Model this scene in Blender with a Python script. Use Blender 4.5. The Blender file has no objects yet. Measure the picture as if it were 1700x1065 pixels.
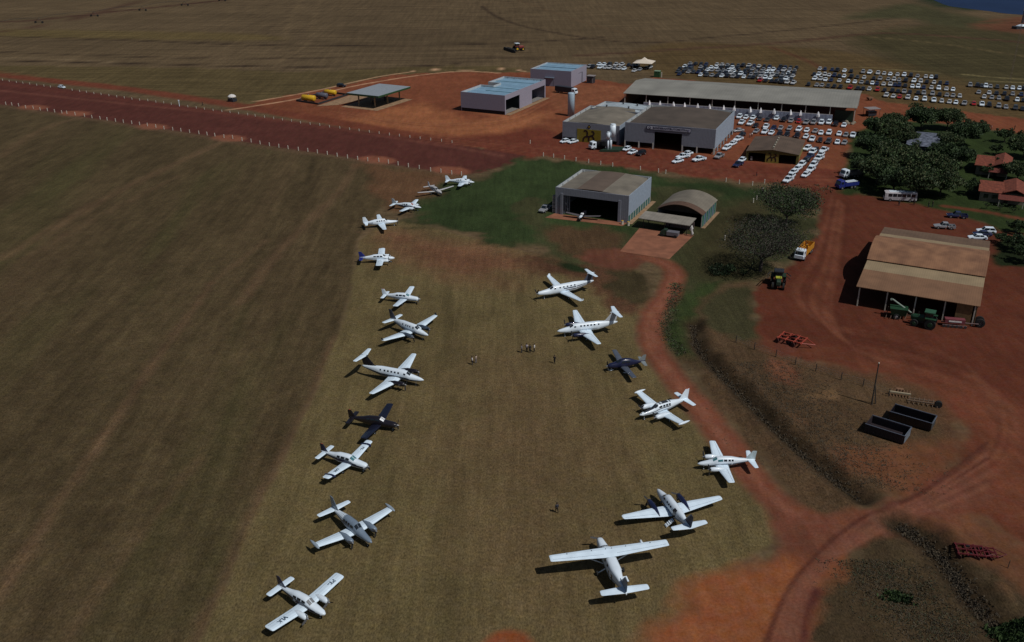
import bpy, math, random
import numpy as np
from mathutils import Vector, Matrix
R = math.radians
sc = bpy.context.scene
col = sc.collection
rnd = random.Random(7)

# ---------------- camera, world, sun ----------------
F, PITCH, ROLL, CAMH = 1522.3, .431606, -.0108388, 79.99
cp, sp_ = math.cos(PITCH), math.sin(PITCH)
_fw = Vector((0, cp, -sp_)); _up = Vector((0, sp_, cp)); _rt = Vector((1, 0, 0))
rt = math.cos(ROLL)*_rt + math.sin(ROLL)*_up
up = -math.sin(ROLL)*_rt + math.cos(ROLL)*_up
cam = bpy.data.cameras.new('camera'); camo = bpy.data.objects.new('camera', cam); col.objects.link(camo)
cam.sensor_width = 36; cam.lens = 36*F/1700; cam.clip_start = 1; cam.clip_end = 8000
camo.matrix_world = Matrix(((rt.x, up.x, -_fw.x, 0), (rt.y, up.y, -_fw.y, 0), (rt.z, up.z, -_fw.z, CAMH), (0, 0, 0, 1)))
sc.camera = camo
w = bpy.data.worlds.new('World'); sc.world = w; w.use_nodes = True
nt = w.node_tree
SUN_EL, SUN_AZ = 54.5, -39.0          # math azimuth of the sun, degrees from +x
sky = nt.nodes.new('ShaderNodeTexSky'); sky.sky_type = 'NISHITA'; sky.sun_disc = False
sky.sun_elevation = R(SUN_EL); sky.sun_rotation = R(90-SUN_AZ)
nt.links.new(sky.outputs[0], nt.nodes['Background'].inputs[0]); nt.nodes['Background'].inputs[1].default_value = .05
sl = bpy.data.lights.new('sun', 'SUN'); so = bpy.data.objects.new('sun', sl); col.objects.link(so)
sl.energy = 4.6; sl.angle = R(.5); sl.color = (1, .97, .93)
sd_ = Vector((math.cos(R(SUN_AZ))*math.cos(R(SUN_EL)), math.sin(R(SUN_AZ))*math.cos(R(SUN_EL)), math.sin(R(SUN_EL))))
so.rotation_euler = sd_.to_track_quat('Z', 'Y').to_euler()
sc.view_settings.view_transform = 'Standard'; sc.view_settings.look = 'None'
sc.view_settings.exposure = -.67; sc.view_settings.gamma = 1

def G(px, py, z=0.0):
    "ground survey: the world point at height z seen at photo pixel (1700 wide)"
    d = _fw + rt*((px-850)/F) - up*((py-532.5)/F)
    t = (z-CAMH)/d.z
    return Vector((d.x*t, d.y*t, z))

# ---------------- colour + materials ----------------
NMAX = 512
def lin(c):
    return tuple((v/12.92 if v <= .04045 else ((v+.055)/1.055)**2.4) for v in (x/255 for x in c))
def A(r, g, b, k=.92):
    "albedo that shows as about this sRGB colour in this sun"
    l = lin((r, g, b)); y = .3*l[0]+.6*l[1]+.1*l[2]
    return tuple(min(.9, (v*.9+y*.1)*k*t) for v, t in zip(l, (1.03, 1.0, .90)))
MATS = {}
def mat(name, c, rough=.6, metal=0, var=.12, scale=1.5, spec=.4, bump=0, dirt=None, stripes=None, coat=0):
    if name in MATS: return MATS[name]
    m = bpy.data.materials.new(name); m.use_nodes = True
    n = m.node_tree.nodes; l = m.node_tree.links; b = n['Principled BSDF']
    b.inputs['Roughness'].default_value = rough; b.inputs['Metallic'].default_value = metal
    b.inputs['Specular IOR Level'].default_value = spec; b.inputs['Coat Weight'].default_value = coat
    tc = n.new('ShaderNodeTexCoord'); nz = n.new('ShaderNodeTexNoise'); nz.inputs['Scale'].default_value = scale
    nz.inputs['Detail'].default_value = 6
    l.new(tc.outputs['Object'], nz.inputs['Vector'])
    rp = n.new('ShaderNodeValToRGB'); l.new(nz.outputs[0], rp.inputs[0])
    rp.color_ramp.elements[0].position = .3; rp.color_ramp.elements[1].position = .7
    d = dirt if dirt else tuple(v*(1-var*1.6) for v in c)
    rp.color_ramp.elements[0].color = (*d, 1); rp.color_ramp.elements[1].color = (*[min(1, v*(1+var*.5)) for v in c], 1)
    src = rp.outputs[0]
    if stripes:
        ax, freq, dark = stripes
        sx = n.new('ShaderNodeSeparateXYZ'); l.new(tc.outputs['Object'], sx.inputs[0])
        mu = n.new('ShaderNodeMath'); mu.operation = 'MULTIPLY'; mu.inputs[1].default_value = freq*6.2832; l.new(sx.outputs[ax], mu.inputs[0])
        si = n.new('ShaderNodeMath'); si.operation = 'SINE'; l.new(mu.outputs[0], si.inputs[0])
        mr = n.new('ShaderNodeMapRange'); mr.inputs[1].default_value = -1; mr.inputs[2].default_value = 1
        mr.inputs[3].default_value = 1-dark; mr.inputs[4].default_value = 1; l.new(si.outputs[0], mr.inputs[0])
        mx = n.new('ShaderNodeMix'); mx.data_type = 'RGBA'; mx.blend_type = 'MULTIPLY'; mx.inputs[0].default_value = 1
        l.new(src, mx.inputs[6]); l.new(mr.outputs[0], mx.inputs[7]); src = mx.outputs[2]
        bp = n.new('ShaderNodeBump'); bp.inputs['Strength'].default_value = .12; bp.inputs['Distance'].default_value = .04
        l.new(si.outputs[0], bp.inputs['Height']); l.new(bp.outputs[0], b.inputs['Normal'])
    elif bump:
        bp = n.new('ShaderNodeBump'); bp.inputs['Strength'].default_value = bump; bp.inputs['Distance'].default_value = .1
        l.new(nz.outputs[0], bp.inputs['Height']); l.new(bp.outputs[0], b.inputs['Normal'])
    l.new(src, b.inputs['Base Color'])
    MATS[name] = m
    return m
WHITE = mat('white_paint', (.68, .77, .85), .35, var=.05, scale=.6, coat=.3)
PANEL = mat('aircraft_white', (.66, .79, .90), .38, var=.07, scale=.9, coat=.2)
GREYP = mat('grey_blue_paint', (.16, .21, .27), .35, var=.08, coat=.3)
DGREY = mat('dark_grey_paint', (.03, .035, .045), .4)
NAVY = mat('navy_paint', (.012, .016, .05), .3, coat=.3)
BLUE = mat('blue_paint', (.02, .03, .18), .35)
BLACKP = mat('black_paint', (.012, .010, .014), .28, coat=.4)
GLASS = mat('dark_glass', (.012, .018, .024), .08, spec=.8)
TEAL = mat('tinted_glass', (.05, .17, .2), .1, spec=.8)
SCREEN = mat('sunscreen_cover', (.16, .17, .18), .5)
TYRE = mat('rubber', (.012, .012, .012), .9)
METAL = mat('bare_metal', (.35, .36, .38), .4, metal=.6)
DARKM = mat('dark_metal', (.03, .03, .032), .6)
RED = mat('red_paint', (.20, .025, .02), .5)
REDLT = mat('orange_red_paint', (.34, .06, .035), .5)
YEL = mat('yellow_paint', (.62, .38, .02), .45)
YPAN = mat('yellow_panel', (.20, .15, .012), .6)
ORANGE = mat('orange_paint', (.5, .22, .02), .5)
GREEN = mat('green_paint', (.02, .08, .03), .5)
DGREEN = mat('dark_green', (.015, .035, .02), .6)
CONC = mat('concrete', A(150, 120, 92), .9, var=.25, scale=.6)
CONCG = mat('grey_concrete', (.2, .19, .18), .9, var=.2)
CONCR = mat('red_stained_concrete', A(140, 88, 64), .9, var=.22, scale=.35)
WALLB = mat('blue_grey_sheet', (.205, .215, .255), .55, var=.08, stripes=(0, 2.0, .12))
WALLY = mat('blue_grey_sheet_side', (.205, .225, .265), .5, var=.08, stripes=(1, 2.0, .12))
BLUEROOF = mat('pale_blue_roof', (.20, .34, .46), .45, var=.12, scale=.4, stripes=(1, .12, .10))
PARA = mat('parapet_inside', (.42, .45, .46), .6, var=.1)
ROOFG = mat('grey_olive_roof', A(120, 114, 106), .7, var=.2, scale=.25, stripes=(0, 1.4, .06))
ROOFB = mat('brown_roof', A(92, 76, 66), .75, var=.2, scale=.25, stripes=(0, 1.4, .06))
ROOFD = mat('dark_brown_roof', A(84, 74, 68), .75, var=.18, scale=.2, stripes=(0, 1.4, .06))
ROOFS = mat('silver_grey_roof', A(140, 140, 138), .5, var=.15, scale=.12, stripes=(0, .9, .06))
ROOFP = mat('pale_roof_band', A(144, 126, 100), .7, var=.12, scale=.3, stripes=(0, 2.2, .03))
RUST = mat('rusty_roof', A(136, 97, 70), .8, var=.3, scale=.35, dirt=A(108, 74, 54), stripes=(0, 2.2, .04))
RUST2 = mat('rust_brown_roof', A(126, 92, 68), .8, var=.15, scale=.3, stripes=(0, 2.2, .03))
TILE = mat('orange_roof_tile', A(128, 62, 42), .85, var=.3, scale=1.2, stripes=(0, 2.5, .2))
BEIGE = mat('beige_plaster', (.22, .19, .14), .85, var=.2)
POSTW = mat('post_white', (.5, .47, .4), .8)
WOOD = mat('weathered_wood', (.05, .04, .032), .9)
BRANCH = mat('bark', (.055, .045, .04), .95, var=.3, scale=4)
LEAF = mat('leaf_green', (.052, .092, .026), .7, var=.4, scale=.25)
LEAFD = mat('leaf_dark', (.028, .055, .018), .75, var=.4, scale=.3)
LEAFY = mat('leaf_olive', (.080, .094, .036), .75, var=.4, scale=.3)
TWIG = mat('dry_twig', (.062, .054, .044), .9, var=.4, scale=.4)
SKIN = mat('skin', (.25, .14, .09), .6)
HAIR = mat('hair', (.012, .009, .008), .8)
DENIM = mat('dark_trousers', (.025, .03, .045), .9)
BLACKC = mat('black_cloth', (.012, .012, .014), .9)
WHITEC = mat('white_cloth', (.62, .6, .58), .9)
GREYC = mat('grey_cloth', (.22, .2, .2), .9)

# ---------------- mesh helpers ----------------
class MB:
    def __init__(s): s.v = []; s.f = []; s.m = []
    def quad(s, *p, m=0):
        b = len(s.v); s.v += [tuple(q) for q in p]; s.f.append(tuple(range(b, b+len(p)))); s.m.append(m); return s
    def box(s, x0, x1, y0, y1, z0, z1, m=0):
        b = len(s.v); s.v += [(x, y, z) for z in (z0, z1) for x, y in ((x0, y0), (x1, y0), (x1, y1), (x0, y1))]
        for f in ((3, 2, 1, 0), (4, 5, 6, 7), (0, 1, 5, 4), (1, 2, 6, 5), (2, 3, 7, 6), (3, 0, 4, 7)):
            s.f.append(tuple(b+i for i in f)); s.m.append(m)
        return s
    def rings(s, rr, m=0, caps=True, closed=True):
        b = len(s.v); n = len(rr[0])
        for r in rr: s.v += [tuple(p) for p in r]
        for i in range(len(rr)-1):
            for j in range(n if closed else n-1):
                k = (j+1) % n
                s.f.append((b+i*n+j, b+i*n+k, b+(i+1)*n+k, b+(i+1)*n+j)); s.m.append(m(i, j) if callable(m) else m)
        if caps:
            mm = m(0, 0) if callable(m) else m
            s.f.append(tuple(b+j for j in range(n))[::-1]); s.m.append(mm)
            s.f.append(tuple(b+(len(rr)-1)*n+j for j in range(n))); s.m.append(mm)
        return s
    def tube(s, p0, p1, r0, r1=None, n=8, m=0):
        r1 = r0 if r1 is None else r1
        p0 = Vector(p0); p1 = Vector(p1); d = (p1-p0).normalized()
        a = d.orthogonal().normalized(); b = d.cross(a)
        mk = lambda p, r: [p+(a*math.cos(t)+b*math.sin(t))*r for t in (2*math.pi*i/n for i in range(n))]
        return s.rings([mk(p0, r0), mk(p1, r1)], m)
    def prism(s, poly, z0, z1, m=0):
        return s.rings([[(x, y, z0) for x, y in poly], [(x, y, z1) for x, y in poly]], m)
    def build(s, name, mats, parent=None, smooth=False):
        me = bpy.data.meshes.new(name); me.from_pydata(s.v, [], s.f)
        mats = mats if isinstance(mats, (list, tuple)) else [mats]
        for q in mats: me.materials.append(q)
        if any(s.m): me.polygons.foreach_set('material_index', s.m)
        if smooth: me.polygons.foreach_set('use_smooth', [True]*len(s.f))
        me.update()
        o = bpy.data.objects.new(name, me); col.objects.link(o)
        if parent: o.parent = parent
        return o
def tag(o, label, cat=None, group=None, kind=None):
    if label: o['label'] = label
    if cat: o['category'] = cat
    if group: o['group'] = group
    if kind: o['kind'] = kind
    return o
def thing(name, label, cat, loc=(0, 0, 0), rz=0, group=None):
    o = bpy.data.objects.new(name, None); col.objects.link(o); o.empty_display_size = .5
    o.location = loc; o.rotation_euler = (0, 0, rz)
    return tag(o, label, cat, group)
def dup(root, loc, rz, label, group=None, name=None):
    r = root.copy(); col.objects.link(r); r.location = loc; r.rotation_euler = (0, 0, rz)
    if label: r['label'] = label
    if group: r['group'] = group
    for c in root.children:
        d = c.copy(); col.objects.link(d); d.parent = r
        for g in c.children:
            e = g.copy(); col.objects.link(e); e.parent = d
    return r
ORD = ['', 'first', 'second', 'third', 'fourth', 'fifth', 'sixth', 'seventh', 'eighth', 'ninth', 'tenth', 'eleventh', 'twelfth', 'thirteenth', 'fourteenth', 'fifteenth', 'sixteenth', 'seventeenth', 'eighteenth', 'nineteenth']
TENS = {20: ('twentieth', 'twenty'), 30: ('thirtieth', 'thirty'), 40: ('fortieth', 'forty'), 50: ('fiftieth', 'fifty')}
def ordn(n):
    if n < 20: return ORD[n]
    t = n//10*10
    return TENS[t][0] if n == t else TENS[t][1]+'-'+ORD[n-t]
def text(s, size, m, parent, mtx, name='lettering', ext=.01):
    cu = bpy.data.curves.new('tmp', 'FONT'); cu.body = s; cu.size = size; cu.align_x = 'CENTER'; cu.align_y = 'CENTER'; cu.extrude = ext; cu.offset = size*.025
    o = bpy.data.objects.new('tmp', cu); col.objects.link(o)
    bpy.context.view_layer.update()
    me = bpy.data.meshes.new_from_object(o.evaluated_get(bpy.context.evaluated_depsgraph_get()))
    bpy.data.objects.remove(o); me.materials.clear(); me.materials.append(m)
    q = bpy.data.objects.new(name, me); col.objects.link(q); q.parent = parent; q.matrix_local = mtx
    return q

# ---------------- ground sheet ----------------
_tab = np.random.RandomState(3).rand(512, 512)
def vn(x, y, s, seed=0):
    x = x/s+seed*17.3; y = y/s+seed*9.7
    xi = np.floor(x).astype(int); yi = np.floor(y).astype(int); fx = x-xi; fy = y-yi
    fx = fx*fx*(3-2*fx); fy = fy*fy*(3-2*fy)
    t = lambda a, b: _tab[a % 512, b % 512]
    return (t(xi, yi)*(1-fx)+t(xi+1, yi)*fx)*(1-fy)+(t(xi, yi+1)*(1-fx)+t(xi+1, yi+1)*fx)*fy
def fbm(x, y, s, seed=0, o=4):
    r = 0; a = .5
    for i in range(o): r = r+a*vn(x, y, s/2**i, seed+i); a *= .5
    return (r-.47)*2
def poly_sd(X, Y, P):
    d = np.full(X.shape, 1e9); ins = np.zeros(X.shape, bool); n = len(P)
    for i in range(n):
        ax, ay = P[i]; bx, by = P[(i+1) % n]
        ex, ey = bx-ax, by-ay; L = ex*ex+ey*ey+1e-9
        t = np.clip(((X-ax)*ex+(Y-ay)*ey)/L, 0, 1)
        d = np.minimum(d, (X-ax-t*ex)**2+(Y-ay-t*ey)**2)
        c = ((ay > Y) != (by > Y)) & (X < (bx-ax)*(Y-ay)/(by-ay+1e-12)+ax)
        ins ^= c
    d = np.sqrt(d); return np.where(ins, d, -d)
def line_d(X, Y, P):
    d = np.full(X.shape, 1e9)
    for i in range(len(P)-1):
        ax, ay = P[i]; bx, by = P[i+1]; ex, ey = bx-ax, by-ay; L = ex*ex+ey*ey+1e-9
        t = np.clip(((X-ax)*ex+(Y-ay)*ey)/L, 0, 1)
        d = np.minimum(d, (X-ax-t*ex)**2+(Y-ay-t*ey)**2)
    return np.sqrt(d)
def smooth_line(pts, k=6):
    P = [Vector((p[0], p[1])) for p in pts]; out = []
    for i in range(len(P)-1):
        a = P[max(i-1, 0)]; b = P[i]; c = P[i+1]; d = P[min(i+2, len(P)-1)]
        for j in range(k):
            t = j/k
            out.append(.5*((2*b)+(c-a)*t+(2*a-5*b+4*c-d)*t*t+(3*b-a-3*c+d)*t**3))
    return [tuple(p) for p in out]+[tuple(P[-1])]
def gp(pts): return [G(x, y).xy[:] for x, y in pts]

def axis(segs):
    out = [segs[0][0]]
    for a, b, s in segs:
        n = max(1, round((b-a)/s)); out += [a+(b-a)*(i+1)/n for i in range(n)]
    return np.array(out)
ys = axis([(20, 70, 4), (70, 140, .5), (140, 260, .8), (260, 480, 1.6), (480, 1000, 6), (1000, 3000, 60), (3000, 6000, 300)])
xs = axis([(-4000, -700, 200), (-700, -280, 10), (-280, -110, 2.2), (-110, -70, 1), (-70, 80, .5), (80, 130, .8), (130, 320, 1.8), (320, 700, 10), (700, 4000, 200)])
X, Y = np.meshgrid(xs, ys)
C = np.zeros(X.shape+(3,)); K = np.zeros(X.shape+(3,)); CL = np.zeros(X.shape, int)
CLN = ['field', 'runway', 'dirt_yard', 'dirt_track', 'lawn', 'apron', 'scrubland']
n1 = fbm(X, Y, 9, 1); n2 = fbm(X, Y, 30, 5); n3 = fbm(X, Y, 3.5, 9, 3)
def window(P, mg):
    a = [p[0] for p in P]; b = [p[1] for p in P]
    i0, i1 = np.searchsorted(xs, [min(a)-mg, max(a)+mg]); j0, j1 = np.searchsorted(ys, [min(b)-mg, max(b)+mg])
    return slice(max(j0-1, 0), j1+1), slice(max(i0-1, 0), i1+1)
def paint(W, mask, colr, kind, cls=None, var=0., vs=12, seed=0):
    m = np.clip(mask, 0, 1)[..., None]
    c = np.array(colr)[None, None, :]*(np.ones_like(m) if not var else (1+var*fbm(X[W], Y[W], vs, seed)[..., None]))
    C[W] = C[W]*(1-m)+c*m
    K[W] = K[W]*(1-m)+np.array(kind)[None, None, :]*m
    if cls is not None: CL[W][m[..., 0] > .5] = cls
def region(pts, colr, kind, cls=None, edge=2., wob=2., smooth=True, **kw):
    if edge < 9: edge *= .55; wob *= 1.25
    P = gp(pts)
    if smooth: P = smooth_line(P+[P[0]], 5)[:-1]
    W = window(P, edge+wob*2)
    s = poly_sd(X[W], Y[W], P)+wob*(n3[W]*.5+n1[W])
    paint(W, .5+s/edge, colr, kind, cls, **kw)
def stroke(pts, wd, colr, kind, cls=None, edge=1., wob=.8, amt=1., **kw):
    P = smooth_line(gp(pts))
    W = window(P, wd+edge+wob*2)
    s = wd/2-line_d(X[W], Y[W], P)+wob*(n3[W]*.6+n1[W]*.5)
    paint(W, np.clip(.5+s/edge, 0, 1)*amt, colr, kind, cls, **kw)
FIELD, GRASS, DIRT = (0, 1, 0), (1, 0, 0), (0, 0, 1)
FC = A(91, 76, 56)
C[:] = FC; K[:] = FIELD
# broad bands in the upper field
ang = R(-4)
v_ = -X*math.sin(ang)+Y*math.cos(ang)
C *= (1+.16*fbm(X*.12, v_, 60, 3)+.14*n2+.12*fbm(X*.1, v_, 14, 13))[..., None]
region([(-400, 105), (0, 108), (300, 112), (520, 118), (760, 108), (860, 122), (420, 175), (380, 170), (0, 122), (-400, 60)], A(84, 72, 46), FIELD, var=.15)
region([(0, 48), (150, 50), (420, 56), (470, 66), (300, 66), (0, 60)], A(92, 78, 48), FIELD, edge=12, wob=4)
region([(1040, 90), (1120, 70), (1350, 80), (1500, 100), (1700, 110), (1900, 120), (1900, 225), (1560, 200), (1440, 165), (1100, 125)], A(84, 68, 42), FIELD, edge=10, wob=5, var=.15)
region([(1400, 60), (1550, 40), (1700, 45), (1900, 60), (1900, 150), (1700, 150), (1500, 110)], A(66, 60, 38), FIELD, edge=20, wob=8, var=.2)
# near left field
region([(250, 1200), (330, 1065), (400, 905), (470, 755), (520, 650), (560, 560), (582, 480), (592, 400), (625, 350), (700, 310), (740, 289), (380, 232), (0, 174), (-500, 100), (-900, 400), (-900, 1200)], A(76, 64, 44), GRASS, 0, edge=1.5, wob=.6, smooth=False, var=.10, vs=25)
u_ = X*math.cos(R(-4))-Y*math.sin(R(-4))  # across the mowing direction (86 deg)
lf = poly_sd(X, Y, gp([(330, 1065), (560, 560), (592, 400), (740, 289), (0, 174), (-500, 100), (-900, 400), (-900, 1200)])) > 0
st = np.where(lf, fbm(u_, Y*.06, 7, 21)*.17+fbm(X, Y, 1.4, 29, 3)*.25+fbm(u_, Y*.10, 1.6, 23)*.30, 0)
C *= (1+st)[..., None]
gm = np.where(lf, np.clip(fbm(u_, Y*.12, 12, 31)*1.3-.1, 0, 1), 0)
C[:] = C*(1-gm[..., None]*.6)+np.array(A(62, 68, 34))*gm[..., None]*.6
gm = np.where(lf, np.clip(fbm(u_, Y*.10, 16, 41)*1.4-.15, 0, 1), 0)
C[:] = C*(1-gm[..., None]*.4)+np.array(A(86, 68, 50))*gm[..., None]*.4
tr = A(100, 78, 58)
for pts, wd, am in (([(-40, 1040), (0, 985), (120, 800), (190, 700), (250, 610), (330, 500), (350, 470)], 1.3, .6), ([(350, 470), (440, 400)], 1., .35), ([(110, 1065), (180, 960), (260, 850), (330, 760)], .9, .3),
        ([(0, 430), (120, 360), (230, 300), (376, 232)], 3, .4), ([(20, 440), (140, 372), (240, 320), (300, 290)], 1.5, .25), ([(400, 500), (470, 410), (560, 320), (592, 270)], 2.5, .4), ([(0, 260), (60, 220), (140, 195), (252, 205)], 3, .3),
        ([(332, 1065), (405, 905), (470, 765), (520, 660), (562, 560)], 2.2, .5), ([(380, 1065), (430, 960), (500, 820), (560, 690)], .5, .25)):
    stroke(pts, wd*1.15, tr, GRASS, amt=min(1, am*1.35), edge=2, wob=1.2, var=.3, vs=6)
# mown apron strip where the aircraft park
region([(250, 1200), (330, 1065), (405, 900), (475, 752), (525, 645), (562, 560), (584, 480), (596, 400), (640, 362), (700, 372), (780, 392), (900, 425), (1000, 432), (1062, 450), (1072, 500), (1052, 560), (1110, 655), (1200, 760), (1280, 850), (1285, 900), (1180, 965), (1085, 1065), (1050, 1200)], A(97, 85, 56), GRASS, 5, edge=1.6, wob=.7, smooth=False, var=.10, vs=18)
ap = poly_sd(X, Y, gp([(330, 1065), (405, 900), (562, 560), (596, 400), (700, 372), (1062, 450), (1052, 560), (1280, 850), (1085, 1065)])) > 0
C *= (1+np.where(ap, fbm(u_, Y*.07, 3.5, 51)*.22+fbm(X, Y, 22, 55)*.2, 0))[..., None]
region([(640, 385), (760, 395), (880, 430), (860, 460), (700, 450), (640, 420)], A(104, 72, 52), GRASS, edge=16, wob=7, var=.25)
region([(880, 425), (1000, 430), (1060, 460), (1050, 520), (960, 470), (880, 455)], A(84, 58, 42), GRASS, edge=8, wob=5, var=.3)
for k in range(13):
    x0 = rnd.uniform(470, 1150); dx = (x0-850)*.62
    stroke([(x0, 1060), (850+(x0-850)*.78, 800), (850+(x0-850)*.62, 620), (850+(x0-850)*.5+rnd.uniform(-20, 20), 470)], .35, A(78, 66, 44) if k % 3 else A(120, 104, 74), GRASS, 5, edge=.8, amt=.3, wob=.5)
region([(760, 620), (850, 590), (1000, 680), (1000, 900), (860, 1000), (760, 800)], A(96, 79, 55), GRASS, edge=26, wob=10, var=.1)
# dirt around the apron
region([(400, 176), (470, 158), (560, 143), (650, 124), (740, 119), (880, 120), (1000, 132), (1045, 140), (1090, 128), (1300, 145), (1440, 155), (1480, 172), (1700, 196), (1900, 215), (1900, 240), (1700, 221), (1560, 203), (1480, 200), (1425, 225), (1410, 290), (1390, 320), (1290, 306), (1200, 298), (1100, 286), (1000, 272), (900, 258), (860, 262), (760, 238), (600, 214), (440, 186)], A(118, 66, 44), DIRT, 2, edge=3, wob=3, smooth=False, var=.16, vs=20)
region([(700, 215), (860, 205), (930, 225), (1060, 245), (1300, 275), (1400, 285), (1395, 315), (1290, 306), (1200, 298), (1100, 286), (1000, 272), (900, 258), (860, 262)], A(104, 52, 38), DIRT, 2, edge=6, wob=3, var=.1)
region([(560, 200), (700, 172), (770, 200), (880, 185), (925, 190), (860, 215), (760, 225), (660, 215)], A(142, 86, 54), DIRT, 2, edge=9, wob=4, var=.15)
region([(905, 140), (1030, 142), (1040, 160), (980, 175), (925, 182), (910, 160)], A(124, 74, 50), DIRT, 2, edge=7, wob=3, var=.15)
stroke([(770, 180), (850, 196), (900, 205)], 4, A(150, 92, 62), DIRT, 2, edge=5, amt=.6)
stroke([(-200, 95), (0, 124), (200, 146), (400, 176), (600, 210), (760, 238)], 9, A(106, 56, 40), DIRT, 2, edge=3, wob=1.5, var=.12)
# runway
region([(-900, 0), (0, 131), (760, 240), (870, 258), (850, 272), (800, 286), (760, 290), (0, 173), (-900, 35)], A(84, 45, 40), DIRT, 1, edge=2, wob=.9, smooth=False, var=.07, vs=30)
stroke([(-200, 128), (0, 150), (250, 176), (420, 193), (560, 214), (760, 245), (830, 258)], 2.2, A(118, 72, 60), DIRT, 1, edge=2.5, amt=.55)
stroke([(-200, 112), (0, 138), (300, 178), (500, 205), (760, 241)], 5, A(92, 48, 40), DIRT, 1, edge=4, amt=.7)
for x, y in ((55, 176), (125, 186), (252, 208), (380, 227), (625, 263), (748, 281)):
    c = G(x, y+2); q = [(c.x+7.5*math.cos(t)*1.0, c.y+4.8*math.sin(t)) for t in [i*.5236 for i in range(12)]]
    W = window([(c.x, c.y)], 14)
    s = poly_sd(X[W], Y[W], [(c.x+(a-c.x)*math.cos(R(-31))-(b-c.y)*math.sin(R(-31)), c.y+(a-c.x)*math.sin(R(-31))+(b-c.y)*math.cos(R(-31))) for a, b in q])
    paint(W, .5+(s+.5*n3[W])/1.6, A(126, 76, 58), DIRT, 2, var=.1)
stroke([(0, 176), (200, 206), (400, 238), (620, 270), (760, 293)], 2.5, A(98, 74, 58), GRASS, edge=3, amt=.6)
region([(600, 272), (700, 285), (765, 293), (740, 330), (690, 350), (640, 345)], A(92, 66, 46), GRASS, edge=8, wob=4, var=.2)
# pale graded lines and far field tracks
for pts in ([(425, 168), (520, 151), (600, 133), (640, 125), (700, 117), (760, 113), (820, 113), (872, 118)], [(380, 182), (470, 168), (520, 158), (600, 140), (700, 124), (770, 118), (830, 121)]):
    stroke(pts, 1.3, A(190, 150, 120), DIRT, edge=1.2, amt=.95, wob=.4)
dk = A(50, 38, 30)
for pts, wd, am, cc in (([(-200, 40), (0, 36), (60, 33), (180, 20), (370, 0), (600, -24)], 7, .6, A(70, 46, 38)), ([(-100, 60), (20, 50), (160, 22), (260, -10)], 5, .45, A(70, 46, 38)), ([(0, 60), (200, 66), (420, 74), (700, 75), (860, 70), (1000, 62)], 3, .6, dk), ([(0, 86), (200, 93), (420, 97), (700, 96), (850, 95), (1000, 92)], 2.5, .5, dk),
        ([(0, 100), (160, 104), (400, 109), (620, 112), (760, 106)], 3, .7, dk), ([(0, 97), (90, 97), (200, 104)], 2, .6, A(112, 96, 74)), ([(498, 0), (488, 20), (478, 45), (470, 66)], 3, .5, A(98, 82, 60)), ([(530, 0), (522, 30), (514, 66), (470, 96), (455, 106)], 3, .5, A(98, 82, 60)),
        ([(800, 10), (830, 30), (900, 50), (1050, 70), (1200, 60), (1400, 40), (1560, 20)], 3, .5, dk), ([(860, 0), (1000, 45), (1200, 80), (1400, 60), (1520, 30)], 2, .4, A(90, 70, 50)), ([(960, 92), (1120, 82), (1300, 70), (1460, 55), (1600, 62), (1720, 72)], 5, .6, A(76, 54, 42)),
        ([(1280, 78), (1340, 100), (1360, 112)], 3, .5, A(84, 50, 36)), ([(1440, 60), (1560, 72), (1720, 96)], 2, .5, A(98, 84, 56)), ([(1600, 123), (1650, 128), (1720, 132)], .9, .8, A(130, 118, 80)), ([(1640, 134), (1700, 137)], .8, .8, A(130, 118, 80)), ([(1430, 111), (1560, 121)], .7, .7, A(120, 108, 72)), ([(1380, 110), (1440, 150)], .8, .0, dk)):
    stroke(pts, wd*1.2, cc, FIELD, edge=3, amt=min(1, am*1.5))
for i in range(26):   # sweeping furrow sets in the upper field
    y0 = 4+i*3.9
    stroke([(380+i*3, y0), (560, y0+3), (760, y0+1), (900, y0-4)], 1.3, dk, FIELD, edge=2.5, amt=.5)
# lake shore
region([(1530, 6), (1600, 24), (1650, 32), (1720, 36), (1800, 60), (1800, 44), (1640, 48), (1560, 42), (1500, 30), (1400, 30), (1500, 6)], A(66, 64, 42), GRASS, edge=16, wob=5, var=.3)
region([(1500, -20), (1530, 2), (1580, 14), (1620, 16), (1600, -20)], A(40, 50, 34), GRASS, edge=10, wob=4)
region([(1620, 40), (1680, 28), (1800, 26), (1800, 60), (1690, 55), (1630, 48)], A(98, 62, 44), DIRT, edge=12, wob=10, var=.4, vs=8)
# lawns
region([(862, 263), (960, 270), (1100, 290), (1270, 314), (1330, 312), (1352, 345), (1345, 400), (1290, 430), (1240, 470), (1190, 480), (1165, 520), (1160, 560), (1190, 590), (1175, 640), (1110, 575), (1098, 540), (1120, 460), (1100, 432), (1050, 440), (940, 438), (900, 420), (780, 392), (670, 366), (700, 330), (760, 300), (800, 288)], A(58, 60, 37), GRASS, 4, edge=7, wob=6, var=.4, vs=9)
region([(850, 266), (960, 272), (1100, 292), (1090, 320), (1050, 390), (1000, 395), (920, 372), (900, 330), (850, 340), (880, 390), (900, 405), (800, 392), (690, 366), (720, 330), (790, 295)], A(46, 60, 32), GRASS, 4, edge=6, wob=6, var=.45, vs=9)
region([(1080, 300), (1270, 318), (1200, 345), (1200, 320), (1090, 305)], A(40, 54, 28), GRASS, 4, edge=5, wob=3, var=.3)
region([(930, 436), (960, 440), (985, 455), (960, 452), (935, 446)], A(34, 46, 24), GRASS, 4, edge=3, wob=2, var=.3)
region([(1010, 452), (1072, 452), (1074, 490), (1050, 500), (1010, 480)], A(60, 52, 34), GRASS, 4, edge=5, wob=5, var=.4, vs=6)
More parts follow.
